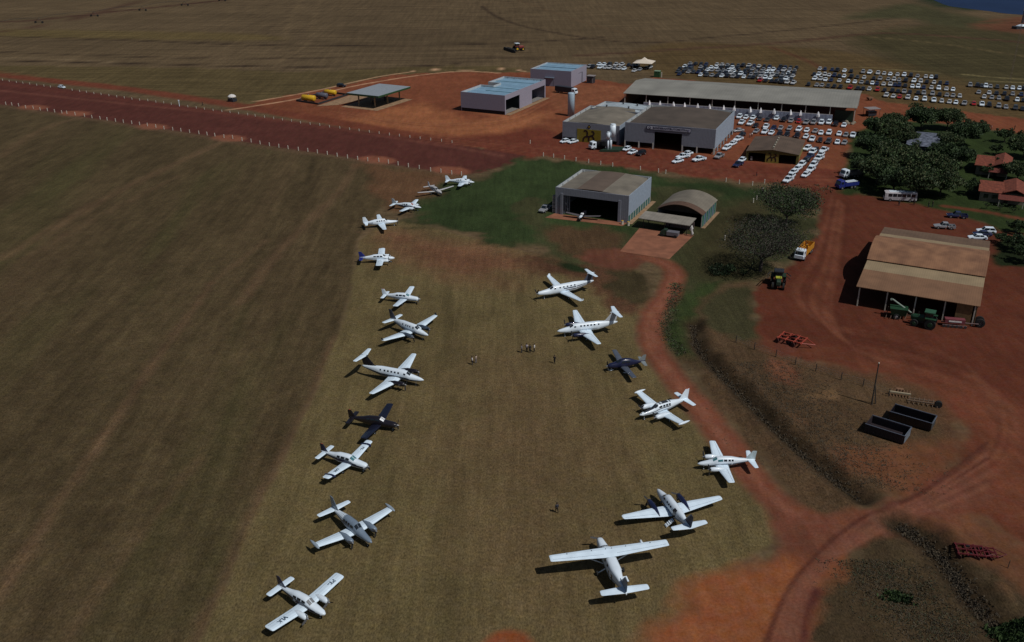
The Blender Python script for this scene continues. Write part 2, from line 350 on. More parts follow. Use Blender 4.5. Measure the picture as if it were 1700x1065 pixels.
region([(1160, 470), (1200, 466), (1180, 510), (1150, 540), (1168, 580), (1200, 610), (1170, 620), (1115, 575), (1105, 540), (1130, 500)], A(48, 60, 30), GRASS, 4, edge=4, wob=3, var=.3)
region([(925, 375), (1020, 385), (1040, 410), (960, 425), (920, 400)], A(76, 58, 40), GRASS, 4, edge=8, wob=4, var=.25)
region([(1195, 345), (1260, 335), (1240, 440), (1170, 460), (1150, 400)], A(56, 52, 32), GRASS, 4, edge=9, wob=5, var=.35)
# scrub between track and yard
region([(1200, 470), (1250, 470), (1262, 540), (1300, 588), (1400, 606), (1500, 620), (1570, 660), (1600, 720), (1560, 790), (1470, 845), (1380, 862), (1310, 820), (1210, 700), (1130, 600), (1175, 600), (1160, 545), (1170, 500)], A(80, 62, 44), GRASS, 6, edge=5, wob=3.5, var=.28, vs=9)
region([(1210, 475), (1250, 480), (1262, 545), (1230, 560), (1180, 540), (1180, 500)], A(58, 56, 36), GRASS, 6, edge=5, wob=3, var=.25)
region([(1340, 700), (1440, 740), (1560, 730), (1600, 760), (1500, 830), (1460, 820), (1370, 740)], A(104, 66, 44), DIRT, 6, edge=8, wob=5, var=.25, vs=9)
region([(1280, 600), (1325, 612), (1325, 640), (1280, 630)], A(104, 66, 48), DIRT, 6, edge=4, wob=3, var=.2)
region([(1355, 645), (1390, 648), (1395, 665), (1350, 660)], A(112, 86, 60), DIRT, 6, edge=3, wob=3, var=.2)
region([(1420, 905), (1500, 862), (1620, 860), (1720, 900), (1900, 1000), (1900, 1200), (1300, 1200), (1335, 1040), (1350, 980)], A(66, 54, 38), GRASS, 6, edge=4, wob=3, var=.3, vs=8)
region([(1480, 860), (1600, 850), (1720, 880), (1800, 1000), (1720, 1010), (1640, 940), (1560, 900)], A(100, 64, 44), DIRT, 6, edge=7, wob=5, var=.25, vs=8)
# yard
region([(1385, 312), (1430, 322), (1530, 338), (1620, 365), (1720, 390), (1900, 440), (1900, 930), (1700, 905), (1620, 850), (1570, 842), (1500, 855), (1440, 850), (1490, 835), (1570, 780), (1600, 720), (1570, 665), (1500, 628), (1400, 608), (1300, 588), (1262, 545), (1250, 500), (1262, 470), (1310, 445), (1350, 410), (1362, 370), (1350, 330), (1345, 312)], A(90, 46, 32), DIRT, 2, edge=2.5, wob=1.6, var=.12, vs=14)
region([(1290, 575), (1420, 590), (1560, 630), (1700, 690), (1800, 740), (1800, 930), (1650, 870), (1560, 840), (1500, 850), (1560, 800), (1600, 730), (1570, 670), (1480, 625), (1380, 605)], A(108, 60, 42), DIRT, 2, edge=9, wob=4, var=.16)
for k in range(34):   # curved wheel marks round the yard
    o = rnd.uniform(-38, 60); cc = A(124, 74, 54) if k % 3 else A(60, 28, 22)
    stroke([(1390+o*.3, 330+o*.2), (1370+o*.5, 430+o*.3), (1345+o*.9, 500+o*.6), (1400+o, 560+o*.8), (1520+o, 590+o), (1640+o, 640+o), (1660+o*.4, 740+o*.6), (1560+o*.2, 810+o*.5), (1450, 850+o*.3)], .6, cc, DIRT, edge=1, amt=.2)
# tracks
TC = A(114, 66, 49)
stroke([(1030, 425), (1090, 432), (1118, 452), (1108, 490), (1085, 520), (1080, 565), (1110, 615), (1160, 675), (1215, 745), (1265, 810), (1320, 855), (1380, 875), (1440, 862)], 5.2, TC, DIRT, 3, edge=1.8, wob=1, var=.12)
region([(1255, 800), (1300, 835), (1350, 862), (1440, 862), (1520, 840), (1600, 790), (1640, 830), (1560, 850), (1480, 870), (1410, 915), (1370, 960), (1340, 1010), (1320, 1200), (1240, 1200), (1250, 1020), (1280, 960), (1290, 900)], A(108, 63, 48), DIRT, 3, edge=4, wob=2.5, var=.16)
region([(1300, 560), (1330, 575), (1300, 590)], A(98, 54, 42), DIRT, 3)
region([(1060, 1110), (1085, 1062), (1110, 1030), (1160, 980), (1220, 948), (1290, 932), (1360, 932), (1400, 925), (1370, 960), (1345, 985), (1270, 1110)], A(134, 77, 46), DIRT, 3, edge=8, wob=3.5, var=.07, vs=6)
region([(1270, 1200), (1310, 1020), (1340, 975), (1365, 985), (1340, 1030), (1325, 1200)], A(84, 44, 38), DIRT, 3, edge=2, wob=1)
region([(790, 1080), (830, 1050), (870, 1050), (880, 1080)], A(128, 70, 40), DIRT, 3, edge=2, wob=1.5)
for k in range(30):
    o = rnd.uniform(-20, 20)
    stroke([(1290+o*1.5, 1090), (1320+o, 990), (1370+o, 925), (1440+o, 875+o*.5), (1530, 835+o), (1640, 770+o*2)], .45, A(132, 84, 66) if k % 2 else A(74, 38, 32), DIRT, 3, edge=.6, amt=.38, wob=.3)
for o in (-5, 5):
    stroke([(1030, 425+o*.3), (1090, 432+o*.4), (1118+o, 452), (1108+o, 490), (1085+o, 520), (1080+o, 565), (1110+o, 615), (1160+o, 675), (1215+o, 745), (1265+o, 810), (1320+o, 855)], .8, A(136, 86, 68), DIRT, 3, edge=1, amt=.55)
region([(960, 425), (1020, 412), (1080, 430), (1060, 445), (990, 440)], A(100, 60, 46), DIRT, 3, edge=5, wob=3, var=.2)
for k in range(22):   # tyre marks on the dirt road in front of the halls and on the forecourts
    o = rnd.uniform(-9, 10)
    stroke([(700, 226+o), (860, 243+o), (1000, 258+o*.9), (1150, 278+o*.8), (1300, 296+o*.8), (1400, 300+o*2)], .5, A(128, 78, 58) if k % 2 else A(82, 40, 32), DIRT, 2, edge=1, amt=.28, wob=.4)
for k in range(16):
    o = rnd.uniform(-12, 22); q_ = rnd.uniform(-14, 14)
    stroke([(560+q_, 186+o*.3), (680+q_, 205+o*.3), (770+q_, 208+o*.4), (860, 196+o*.5), (930, 165+o), (1020, 150+o*.6)], .5, A(150, 98, 70) if k % 2 else A(96, 52, 38), DIRT, 2, edge=1, amt=.3, wob=.4)
# park round the houses
region([(1410, 222), (1480, 203), (1560, 205), (1700, 224), (1900, 245), (1900, 420), (1720, 392), (1620, 366), (1540, 340), (1430, 322), (1398, 312)], A(42, 56, 26), GRASS, 4, edge=4, wob=2.5, var=.3, vs=10)
region([(1655, 400), (1720, 402), (1900, 430), (1900, 500), (1720, 448), (1655, 438)], A(30, 40, 20), GRASS, 4, edge=3, wob=1.5, var=.3)
stroke([(1570, 342), (1640, 352), (1720, 368)], 2.2, A(100, 52, 36), DIRT, 3, edge=1.5)
DT = A(50, 40, 28)
stroke([(1150, 535), (1158, 570), (1185, 605), (1230, 650), (1285, 705), (1340, 755), (1390, 795), (1432, 828)], 4.2, DT, GRASS, 6, edge=3, wob=2, var=.4, vs=3)
stroke([(1492, 868), (1530, 890), (1570, 930), (1610, 985), (1650, 1030), (1690, 1080)], 5.5, DT, GRASS, 6, edge=3, wob=2, var=.4, vs=3)
C *= (1+.10*fbm(X, Y, 2.2, 77, 3)+.06*n1)[..., None]
C = np.clip(C, .004, .8)

ny, nx = X.shape
Z = np.zeros_like(X)
for pts, dp, hw in (([(1150, 535), (1158, 570), (1185, 605), (1230, 650), (1285, 705), (1340, 755), (1390, 795), (1432, 828)], .9, 1.5), ([(1492, 868), (1530, 890), (1570, 930), (1610, 985), (1650, 1030), (1700, 1085), (1730, 1120)], .9, 2.0)):
    P = smooth_line(gp(pts)); W = window(P, 14); d = line_d(X[W], Y[W], P); nn = n3[W]
    Z[W] += -dp*np.exp(-(d/hw)**2)*(1+.4*nn)+.45*np.exp(-((d-hw*2.0)/(hw*.9))**2)*(1+1.2*nn)+.12*nn*np.exp(-(d/(hw*3))**2)
idx = np.arange(nx*ny).reshape(ny, nx)
quads = np.stack([idx[:-1, :-1], idx[:-1, 1:], idx[1:, 1:], idx[1:, :-1]], -1).reshape(-1, 4)
qc = CL[:-1, :-1].reshape(-1)

def ground_mat():
    m = bpy.data.materials.new('ground_cover'); m.use_nodes = True
    n = m.node_tree.nodes; l = m.node_tree.links; b = n['Principled BSDF']
    b.inputs['Roughness'].default_value = .95; b.inputs['Specular IOR Level'].default_value = .08
    ca = n.new('ShaderNodeAttribute'); ca.attribute_name = 'soil'
    ka = n.new('ShaderNodeAttribute'); ka.attribute_name = 'cover'
    sp = n.new('ShaderNodeSeparateColor'); l.new(ka.outputs['Color'], sp.inputs[0])
    tc = n.new('ShaderNodeTexCoord')
    def nz(scale, rot=0, sx=1, sy=1, det=5, rough=.6):
        mp = n.new('ShaderNodeMapping'); mp.inputs['Rotation'].default_value = (0, 0, R(rot)); mp.inputs['Scale'].default_value = (sx, sy, 1)
        l.new(tc.outputs['Object'], mp.inputs[0]); t = n.new('ShaderNodeTexNoise'); t.inputs['Scale'].default_value = scale
        t.inputs['Detail'].default_value = det; t.inputs['Roughness'].default_value = rough; l.new(mp.outputs[0], t.inputs[0]); return t.outputs[0]
    def rng(x, a, b_, lo=.3, hi=.7):
        r = n.new('ShaderNodeMapRange'); l.new(x, r.inputs[0]); r.inputs[1].default_value = lo; r.inputs[2].default_value = hi
        r.inputs[3].default_value = a; r.inputs[4].default_value = b_; return r.outputs[0]
    def mul(a, b_):
        q = n.new('ShaderNodeMath'); q.operation = 'MULTIPLY'; l.new(a, q.inputs[0]); l.new(b_, q.inputs[1]); return q.outputs[0]
    def mixf(f, a, b_):
        q = n.new('ShaderNodeMix'); l.new(f, q.inputs[0]); l.new(a, q.inputs[2]); l.new(b_, q.inputs[3]); return q.outputs[0]
    mul2 = mul
    gr = mul(mul(rng(nz(1.3, 4, 1, .05), .86, 1.14), rng(nz(4.2, 4, 1, .5, 8, .78), .40, 1.62, .34, .66)), mul2(rng(nz(.35, 4, 1, .3), .84, 1.16), rng(nz(1.1, 0, 1, 1, 4), .84, 1.16)))   # mown grass, lines at 86 degrees
    di = mul(mul(rng(nz(.5, 30, 1, .2), .84, 1.15), rng(nz(2.6, 0, 1, 1, 8, .75), .70, 1.3)), rng(nz(.12), .88, 1.12))
    fi = mul(rng(nz(.28, -4, .08, 1), .72, 1.28), mul(rng(nz(.35, 60, 1, .06), .82, 1.18), rng(nz(.8, 0, 1, 1, 8, .75), .62, 1.4)))
    f = mixf(sp.outputs[0], di, gr); f = mixf(sp.outputs[1], f, fi)
    mx = n.new('ShaderNodeVectorMath'); mx.operation = 'SCALE'; l.new(ca.outputs['Color'], mx.inputs[0]); l.new(f, mx.inputs['Scale'])
    # warm / cool drift in colour
    hv = n.new('ShaderNodeHueSaturation'); l.new(mx.outputs[0], hv.inputs['Color']); l.new(rng(nz(.4), .494, .506), hv.inputs['Hue']); l.new(rng(nz(.9), .94, 1.06), hv.inputs['Saturation'])
    l.new(hv.outputs[0], b.inputs['Base Color'])
    bp = n.new('ShaderNodeBump'); bp.inputs['Strength'].default_value = .5; bp.inputs['Distance'].default_value = .12
    l.new(mul(nz(3.5), rng(sp.outputs[0], .35, 1, 0, 1)), bp.inputs['Height']); l.new(bp.outputs[0], b.inputs['Normal'])
    return m
GM = ground_mat()
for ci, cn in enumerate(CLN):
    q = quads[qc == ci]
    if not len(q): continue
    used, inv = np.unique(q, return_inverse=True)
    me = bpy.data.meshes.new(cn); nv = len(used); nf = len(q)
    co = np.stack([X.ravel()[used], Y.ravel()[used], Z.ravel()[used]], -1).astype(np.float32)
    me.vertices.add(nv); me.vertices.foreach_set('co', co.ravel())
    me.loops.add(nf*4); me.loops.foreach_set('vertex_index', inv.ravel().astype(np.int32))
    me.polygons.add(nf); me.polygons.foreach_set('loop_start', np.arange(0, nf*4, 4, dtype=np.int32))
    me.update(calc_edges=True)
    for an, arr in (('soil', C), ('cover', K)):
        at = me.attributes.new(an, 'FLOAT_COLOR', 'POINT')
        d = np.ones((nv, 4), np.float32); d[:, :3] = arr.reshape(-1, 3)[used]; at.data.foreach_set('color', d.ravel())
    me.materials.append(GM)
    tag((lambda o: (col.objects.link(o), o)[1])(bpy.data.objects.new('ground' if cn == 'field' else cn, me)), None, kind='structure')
# lake
wm = mat('lake_water', (.012, .028, .075), .6, var=.15, scale=.02, bump=.1, spec=.15)
P = smooth_line(gp([(1538, -6), (1570, 8), (1600, 13), (1640, 18), (1680, 23), (1760, 27)]), 6)
lk = MB(); lk.quad(*[(x, y, .05) for x, y in P], (1500, 1000, .05), (1500, 4000, .05), (300, 4000, .05), (330, 1200, .05))
tag(lk.build('lake', wm), None, kind='structure')
# ---------------- aircraft ----------------
def foil(y, sl, ch, z, th, vert=False):
    up_ = [(0, 0), (.02, .35), (.12, .8), (.35, 1), (.7, .6), (1, .03)]; lo = [(.98, -.03), (.7, -.3), (.35, -.5), (.12, -.45), (.02, -.25)]
    if vert:
        pr = [(a, max(b, 0)*.55) for a, b in up_]+[(a, b) for a, b in [(.98, -.02), (.7, -.33), (.35, -.55), (.12, -.44), (.02, -.2)]]
        return [(-(sl+a*ch), y+b*th, z) for a, b in pr]
    return [(-(sl+a*ch), y, z+b*th) for a, b in up_+lo]
class Fus:
    def __init__(s, st, n=2.5): s.st = st; s.e = 2/n
    def at(s, x, a, off=0):
        st = s.st
        for i in range(len(st)-1):
            if x <= st[i+1][0] or i == len(st)-2: break
        p, q = st[i], st[i+1]; t = min(1, max(0, (x-p[0])/(q[0]-p[0])))
        w_, b, t_ = (p[k]+(q[k]-p[k])*t for k in (1, 2, 3))
        zc = b+(t_-b)*.45; ca, sa = math.cos(a), math.sin(a)
        h = (t_-zc) if sa >= 0 else (zc-b)
        return (-x, (w_+off)*math.copysign(abs(ca)**s.e, ca), zc+(h+off)*math.copysign(abs(sa)**s.e, sa))
    def rings(s, n=18, sub=2):
        xs_ = []
        for i in range(len(s.st)-1):
            for k in range(sub): xs_.append(s.st[i][0]+(s.st[i+1][0]-s.st[i][0])*k/sub)
        xs_.append(s.st[-1][0])
        return [[s.at(x, 2*math.pi*j/n) for j in range(n)] for x in xs_]
    def patch(s, mb, x0, x1, a0, a1, nx_=2, na=3, off=.015, m=0):
        a0, a1 = R(a0), R(a1)
        for i in range(nx_):
            for j in range(na):
                X0, X1 = x0+(x1-x0)*i/nx_, x0+(x1-x0)*(i+1)/nx_; A0, A1 = a0+(a1-a0)*j/na, a0+(a1-a0)*(j+1)/na
                mb.quad(s.at(X0, A0, off), s.at(X0, A1, off), s.at(X1, A1, off), s.at(X1, A0, off), m=m)
def wing(st, m, root, name='wing', th=.14):
    for sg in (1, -1):
        mb = MB(); rr = [foil(sg*y, sl, ch, z, ch*t) for y, sl, ch, z, t in st]
        mb.rings(rr)
        o = mb.build(name, m, root); o.data.polygons.foreach_set('use_smooth', [False]*len(o.data.polygons))
        yield o, sg
def propeller(x, y, z, r, nb, parent, seed=0, name='propeller', spin=METAL, blade=DARKM):
    mb = MB(); mb.tube((x-.02, y, z), (x+.15, y, z), .15, .13, 10); mb.tube((x+.15, y, z), (x+.42, y, z), .13, .02, 10)
    a0 = rnd.uniform(0, 3)
    for k in range(nb):
        a = a0+2*math.pi*k/nb; d = Vector((0, math.cos(a), math.sin(a))); t = Vector((0, -math.sin(a), math.cos(a)))
        rr = []
        for f, cw in ((.1, .07), (.3, .11), (.75, .12), (1, .06)):
            c = Vector((x+.1, y, z))+d*r*f; e = t*cw*.8+Vector((cw*.7, 0, 0)); g = Vector((.015, 0, 0))
            rr.append([c-e-g, c+e-g, c+e+g, c-e+g])
        mb.rings(rr, 1)
    return mb.build(name, [spin, blade], parent)
def gear(x, y, ztop, parent, r=.22, fair=False):
    mb = MB(); mb.tube((x, y, ztop), (x, y, r), .05, .04, 6, 0)
    mb.tube((x, y-.09, r), (x, y+.09, r), r, r, 12, 1); mb.tube((x, y-.1, r), (x, y+.1, r), r*.45, r*.45, 8, 0)
    if fair: mb.rings([[(x+.45, y-.02, r+.02), (x+.45, y+.02, r+.02), (x+.45, y+.02, r+.06), (x+.45, y-.02, r+.06)], [(x, y-.14, r*.5), (x, y+.14, r*.5), (x, y+.14, r*1.6), (x, y-.14, r*1.6)], [(x-.5, y-.03, r), (x-.5, y+.03, r), (x-.5, y+.03, r*1.3), (x-.5, y-.03, r*1.3)]], 0)
    return mb.build('landing_gear', [WHITE, TYRE], parent)
def plane(name, label, cat, nose, yaw, S, group='aircraft parked on the grass apron', scale=1.0):
    """nose: world xy of the nose. S: spec dictionary, metres, s measured back from the nose"""
    mid = S['mid']
    rz = yaw
    loc = Vector((nose[0]-math.cos(rz)*mid*scale, nose[1]-math.sin(rz)*mid*scale, 0))
    root = thing(name, label, cat, loc, rz, group)
    hold = []
    def fix(o): o.location = (mid, 0, 0); hold.append(o); return o
    fu = Fus(S['fus'], S.get('n', 2.5))
    body = S.get('body', WHITE)
    mb = MB(); rr = fu.rings()
    mats = [body]
    if S.get('belly'):
        mats.append(S['belly'])
        mb.rings(rr, lambda i, j: 1 if j in (9, 10, 11, 12, 13, 14, 15, 16, 17) else 0)
    else: mb.rings(rr)
    fo = fix(mb.build('fuselage', mats, root, True))
    # livery stripes
    for (x0, x1, a0, a1, m) in S.get('stripes', ()):
        for sgn in (0, 1):
            q = MB(); 
            if sgn: fu.patch(q, x0, x1, 180-a0, 180-a1, 10, 1, .012)
            else: fu.patch(q, x0, x1, a0, a1, 10, 1, .012)
            fix(q.build('stripe', m, root))
    for (x0, x1, a0, a1, m) in S.get('top', ()):
        q = MB(); fu.patch(q, x0, x1, a0, a1, 8, 6, .011); fix(q.build('anti_glare_panel' if x0 < 2 and x1 < 4 else 'painted_panel', m, root, True))
    # glass
    wx = S['ws']; q = MB()
    for a, b in ((52, 88), (92, 128)): fu.patch(q, wx[0], wx[1], a, b, 2, 3, .02)
    fix(q.build('windshield', S.get('wsm', GLASS), root))
    for x0, x1 in S['win']:
        for sgn in (0, 1):
            q = MB(); a0, a1 = S.get('wa', (22, 44))
            if sgn: fu.patch(q, x0, x1, 180-a0, 180-a1, 1, 2, .02)
            else: fu.patch(q, x0, x1, a0, a1, 1, 2, .02)
            fix(q.build('window', S.get('wim', GLASS), root))
    # wings
    for o, sg in wing(S['wing'], S.get('wm', PANEL), root):
        fix(o)
        st = S['wing']
        # control surface line: aileron and flap as thin darker seams
        q = MB()
        for k in range(1, len(st)-1):
            (y0, s0, c0, z0, t0), (y1, s1, c1, z1, t1) = st[k], st[k+1]
            if y1-y0 < .5: continue
            for (ya, yb) in ((0, 1),):
                xa = -(s0+c0*.74); xb = -(s1+c1*.74)
                za = z0+c0*t0*.57; zb_ = z1+c1*t1*.57
                q.quad((xa, sg*y0, za), (xb, sg*y1, zb_), (xb-.035, sg*y1, zb_-.002), (xa-.035, sg*y0, za-.002))
        if q.v: fix(q.build('flap_seam', GREYP, root))
        if S.get('band'):
            y0, y1 = S['band']; q = MB(); e = MB()
            (ya, sa, ca, za, ta), (yb, sb, cb, zb2, tb) = st[-3], st[-2]
            f = lambda y: [(lambda t: (sa+(sb-sa)*t, ca+(cb-ca)*t, za+(zb2-za)*t, ta))((y-ya)/(yb-ya))][0]
            r0 = foil(sg*y0, *f(y0)[:3], f(y0)[1]*f(y0)[3]*1.12); r1 = foil(sg*y1, *f(y1)[:3], f(y1)[1]*f(y1)[3]*1.12)
            q.rings([r0, r1]); fix(q.build('tip_band', NAVY, root))
        if S.get('tiptank'):
            yt, s0, s1, r_, zt, mt = S['tiptank']; q = MB()
            pr = [(0, .03), (.08, .6), (.25, .95), (.5, 1), (.75, .75), (.92, .35), (1, .05)]
            q.rings([[(-(s0+(s1-s0)*t), sg*yt+r_*f*math.cos(a), zt+.1*t+r_*f*math.sin(a)*.9) for a in (i*math.pi/5 for i in range(10))] for t, f in pr])
            fix(q.build('tip_tank', mt, root, True))
        if S.get('winglet'):
            y_, s_, c_, z_, h = S['winglet']; q = MB()
            q.rings([foil(sg*y_, s_, c_, z_, c_*.1, True), foil(sg*(y_+.12), s_+.35, c_*.5, z_+h, c_*.05, True)]); fix(q.build('winglet', S.get('wlm', WHITE), root))
    for o, sg in wing(S['stab'], S.get('sm', PANEL), root, 'stabilizer'): fix(o)
    q = MB(); q.rings([foil(0, s_, c_, z_, t_, True) for z_, s_, c_, t_ in S['fin']]); fix(q.build('fin', S.get('fm', WHITE), root))
    if S.get('bullet'):
        z_, s0, s1 = S['bullet']; q = MB(); q.rings([[(-(s0+(s1-s0)*t), .12*f*math.cos(a), z_+.12*f*math.sin(a)) for a in (i*math.pi/3 for i in range(6))] for t, f in ((0, .1), (.3, 1), (.7, .8), (1, .1))]); fix(q.build('tail_bullet', S.get('bm', S.get('sm', PANEL)), root))
    if S.get('fincap'):
        q = MB(); z_, s0, s1 = S['fincap']; q.rings([[(-(s0+(s1-s0)*t), .06*f*math.cos(a), z_+.06*f*math.sin(a)) for a in (i*math.pi/3 for i in range(6))] for t, f in ((0, .3), (.5, 1), (1, .3))]); fix(q.build('beacon', REDLT, root))
    # engines
    for (y, z, s0, s1, r_) in S.get('eng', ()):
        for sg in (1, -1):
            q = MB(); pr = [(0, .62), (.06, .9), (.25, 1), (.55, .95), (.8, .6), (1, .12)]
            q.rings([[(-(s0+(s1-s0)*t), sg*y+r_*f*math.cos(a)*.95, z+r_*f*math.sin(a)*1.0-(.0 if t < .6 else .08)) for a in (i*math.pi/7 for i in range(14))] for t, f in pr])
            e = fix(q.build('engine_nacelle', S.get('nm', WHITE), root, True))
            p = propeller(-s0, sg*y, z, S['pr'], S.get('nb', 3), e)
            q = MB(); q.tube((-(s0+.12), sg*(y+r_*.35), z-.12), (-(s0-.012), sg*(y+r_*.35), z-.12), .1, .1, 8); q.tube((-(s0+.12), sg*(y-r_*.35), z-.12), (-(s0-.012), sg*(y-r_*.35), z-.12), .1, .1, 8)
            q.build('air_intake', DARKM, e)
            if S.get('ex'):
                q = MB()
                for d in (1, -1): q.tube((-(s0+.7), sg*y+d*r_*.9, z), (-(s0+1.0), sg*y+d*(r_+.16), z+.02), .09, .08, 6)
                q.build('exhaust', DARKM, e)
    if S.get('nose_prop'):
        fix(propeller(0.0, 0, S['nose_prop'], S['pr'], S.get('nb', 3), root))
    gx, gy, nx_ = S['gear']
    gz = S['wing'][0][3]
    if not S.get('high'):
        for sg in (1, -1): fix(gear(-gx, sg*gy, gz+.1, root, fair=S.get('fair')))
    else:
        for sg in (1, -1):
            q = MB(); q.tube((-gx, sg*.5, 1.0), (-gx, sg*gy, .3), .08, .06, 6, 0); q.tube((-gx, sg*gy-.12, .32), (-gx, sg*gy+.12, .32), .32, .32, 12, 1); fix(q.build('landing_gear', [WHITE, TYRE], root))
            q = MB(); q.tube((-S['strut'][0], sg*.7, 1.15), (-S['strut'][1], sg*S['strut'][2], S['strut'][3]), .07, .07, 6); fix(q.build('wing_strut', WHITE, root))
    fix(gear(-nx_, 0, fu.at(nx_, -math.pi/2)[2]+.15, root, r=.18, fair=S.get('fair')))
    for (txt, y, s_, z_, size, m) in S.get('text', ()):
        mtx = Matrix.Translation((-s_+mid, y, z_)) @ Matrix.Rotation(S.get('trot', -math.pi/2), 4, 'Z')
        text(txt, size, m, root, mtx, 'registration_letters')
    if S.get('extra'): S['extra'](root, fix, fu)
    # scale about the root
    root.scale = (scale,)*3
    return root

def swing(span, root, tip, s_root, s_tip, z, dih, t=.13, eng_y=None, yc=None, rnd_tip=True):
    "straight-tapered wing stations"
    h = span/2; out = [(0, s_root, root, z, t)]
    if yc: out.append((yc[0], yc[1], yc[2], z+dih*yc[0], t))
    out += [(h-.25, s_tip-.03, tip*1.03, z+dih*(h-.25), t*.85), (h-.06, s_tip+tip*.05, tip*.88, z+dih*h, t*.7), (h, s_tip+tip*.22, tip*.55, z+dih*h, t*.4)]
    return out
PIPER_F = [(0, .30, .75, 1.35), (.35, .48, .68, 1.5), (1.2, .56, .62, 1.6), (2.0, .60, .60, 1.72), (2.7, .62, .6, 2.12), (3.4, .62, .6, 2.2), (4.8, .6, .65, 2.12), (5.8, .42, .85, 1.85), (7.4, .2, 1.15, 1.62), (8.2, .06, 1.35, 1.55)]
saratoga = dict(mid=3.3, fus=PIPER_F, n=2.7, ws=(2.05, 2.65), win=[(2.75, 3.35), (3.5, 4.2), (4.35, 4.9)], wa=(18, 42), wing=swing(11.0, 1.65, 1.1, 2.4, 2.75, .82, .12), stab=swing(3.9, .85, .75, 7.1, 7.2, 1.42, 0, .1), fin=[(1.5, 6.5, 1.6, .16), (1.75, 7.0, 1.2, .13), (2.75, 7.65, .65, .08)], nose_prop=1.1, pr=.95, nb=3, gear=(3.1, 1.7, .7), fincap=(2.8, 7.7, 8.1))
seneca = dict(mid=3.4, fus=[(0, .12, 1.0, 1.2), (.4, .38, .8, 1.38), (1.3, .52, .68, 1.55), (2.1, .58, .62, 1.7), (2.75, .62, .6, 2.1), (3.5, .62, .6, 2.2), (4.9, .6, .65, 2.12), (6.0, .42, .85, 1.85), (7.7, .2, 1.15, 1.62), (8.5, .06, 1.35, 1.55)], n=2.7, ws=(2.12, 2.72), wsm=SCREEN, win=[(2.85, 3.45), (3.6, 4.25), (4.4, 5.0)], wa=(18, 42),
    wing=swing(11.86, 1.75, 1.5, 2.5, 2.6, .85, .11, yc=(1.9, 2.5, 1.65)), stab=swing(4.1, .95, .85, 7.5, 7.55, 1.45, 0, .1), fin=[(1.5, 6.3, 2.0, .17), (1.8, 7.0, 1.45, .14), (2.95, 7.9, .7, .08)], eng=[(1.75, 1.08, 1.35, 3.9, .40)], pr=.97, nb=3, gear=(3.4, 1.7, .9))
c414 = dict(mid=4.0, fus=[(0, .08, 1.15, 1.3), (.6, .35, .95, 1.5), (2.0, .52, .78, 1.72), (2.9, .64, .7, 1.95), (3.5, .70, .66, 2.35), (4.2, .72, .65, 2.45), (5.8, .70, .7, 2.4), (7.2, .5, .95, 2.15), (9.2, .24, 1.35, 1.8), (10.2, .07, 1.5, 1.7)], n=2.3, ws=(2.95, 3.5), win=[(3.6, 4.2), (4.4, 4.85), (5.0, 5.45), (5.6, 6.0)], wa=(20, 42),
    wing=swing(12.3, 2.1, 1.15, 3.3, 3.7, .85, .11, yc=(1.9, 3.3, 1.85)), tiptank=(6.1, 3.3, 5.7, .24, 1.55, WHITE), stab=swing(5.2, 1.15, .8, 8.9, 9.15, 1.65, 0, .1), fin=[(1.65, 7.2, 2.9, .2), (2.0, 8.3, 1.9, .16), (3.5, 9.5, .85, .09)], eng=[(1.9, 1.15, 1.9, 5.2, .45)], pr=.97, nb=3, gear=(4.3, 2.5, 1.0))
KA = [(0, .06, 1.35, 1.5), (.5, .32, 1.1, 1.72), (1.6, .54, .92, 1.98), (2.5, .66, .85, 2.15), (3.2, .71, .82, 2.62), (4.2, .72, .82, 2.75), (8.4, .71, .85, 2.74), (10.3, .42, 1.3, 2.55), (11.9, .2, 1.75, 2.35), (12.6, .06, 2.0, 2.25)]
ka200 = dict(mid=5.4, fus=KA, n=2.2, ws=(2.55, 3.2), win=[(3.35, 3.75), (4.6, 4.95), (5.3, 5.65), (6.0, 6.35), (6.7, 7.05), (7.4, 7.75), (8.3, 8.6)], wa=(24, 42),
    wing=[(0, 4.4, 2.6, 1.1, .14), (2.6, 4.4, 2.35, 1.2, .14), (8.0, 5.55, 1.0, 1.78, .11), (8.2, 5.65, .85, 1.8, .08), (8.31, 5.8, .5, 1.8, .05)], stab=swing(5.6, 1.25, .75, 11.4, 12.0, 4.35, 0, .1), fin=[(2.3, 8.6, 3.6, .2), (2.75, 10.0, 2.4, .18), (4.3, 11.35, 1.35, .12)], bullet=(4.35, 10.9, 12.9), eng=[(2.6, 1.35, 2.5, 6.3, .45)], pr=1.2, nb=3, ex=1, gear=(5.3, 2.6, 1.6))
c90 = dict(mid=4.5, fus=[(a*.82 if a > 4 else a, b*.97, c, d) for a, b, c, d in KA], n=2.2, ws=(2.55, 3.2), win=[(3.35, 3.72), (4.3, 4.6), (4.85, 5.15), (5.4, 5.7), (6.3, 6.6)], wa=(24, 42),
    wing=[(0, 3.7, 2.5, 1.05, .14), (2.3, 3.7, 2.2, 1.15, .14), (7.35, 4.5, 1.05, 1.7, .11), (7.55, 4.6, .9, 1.72, .08), (7.66, 4.75, .5, 1.72, .05)], stab=swing(5.25, 1.4, .85, 9.3, 9.65, 2.1, .06, .1), fin=[(2.0, 7.8, 2.6, .2), (2.4, 8.8, 1.9, .18), (4.2, 10.2, .85, .1)], eng=[(2.3, 1.3, 2.0, 5.8, .45)], pr=1.15, nb=3, ex=1, gear=(4.7, 2.3, 1.5))
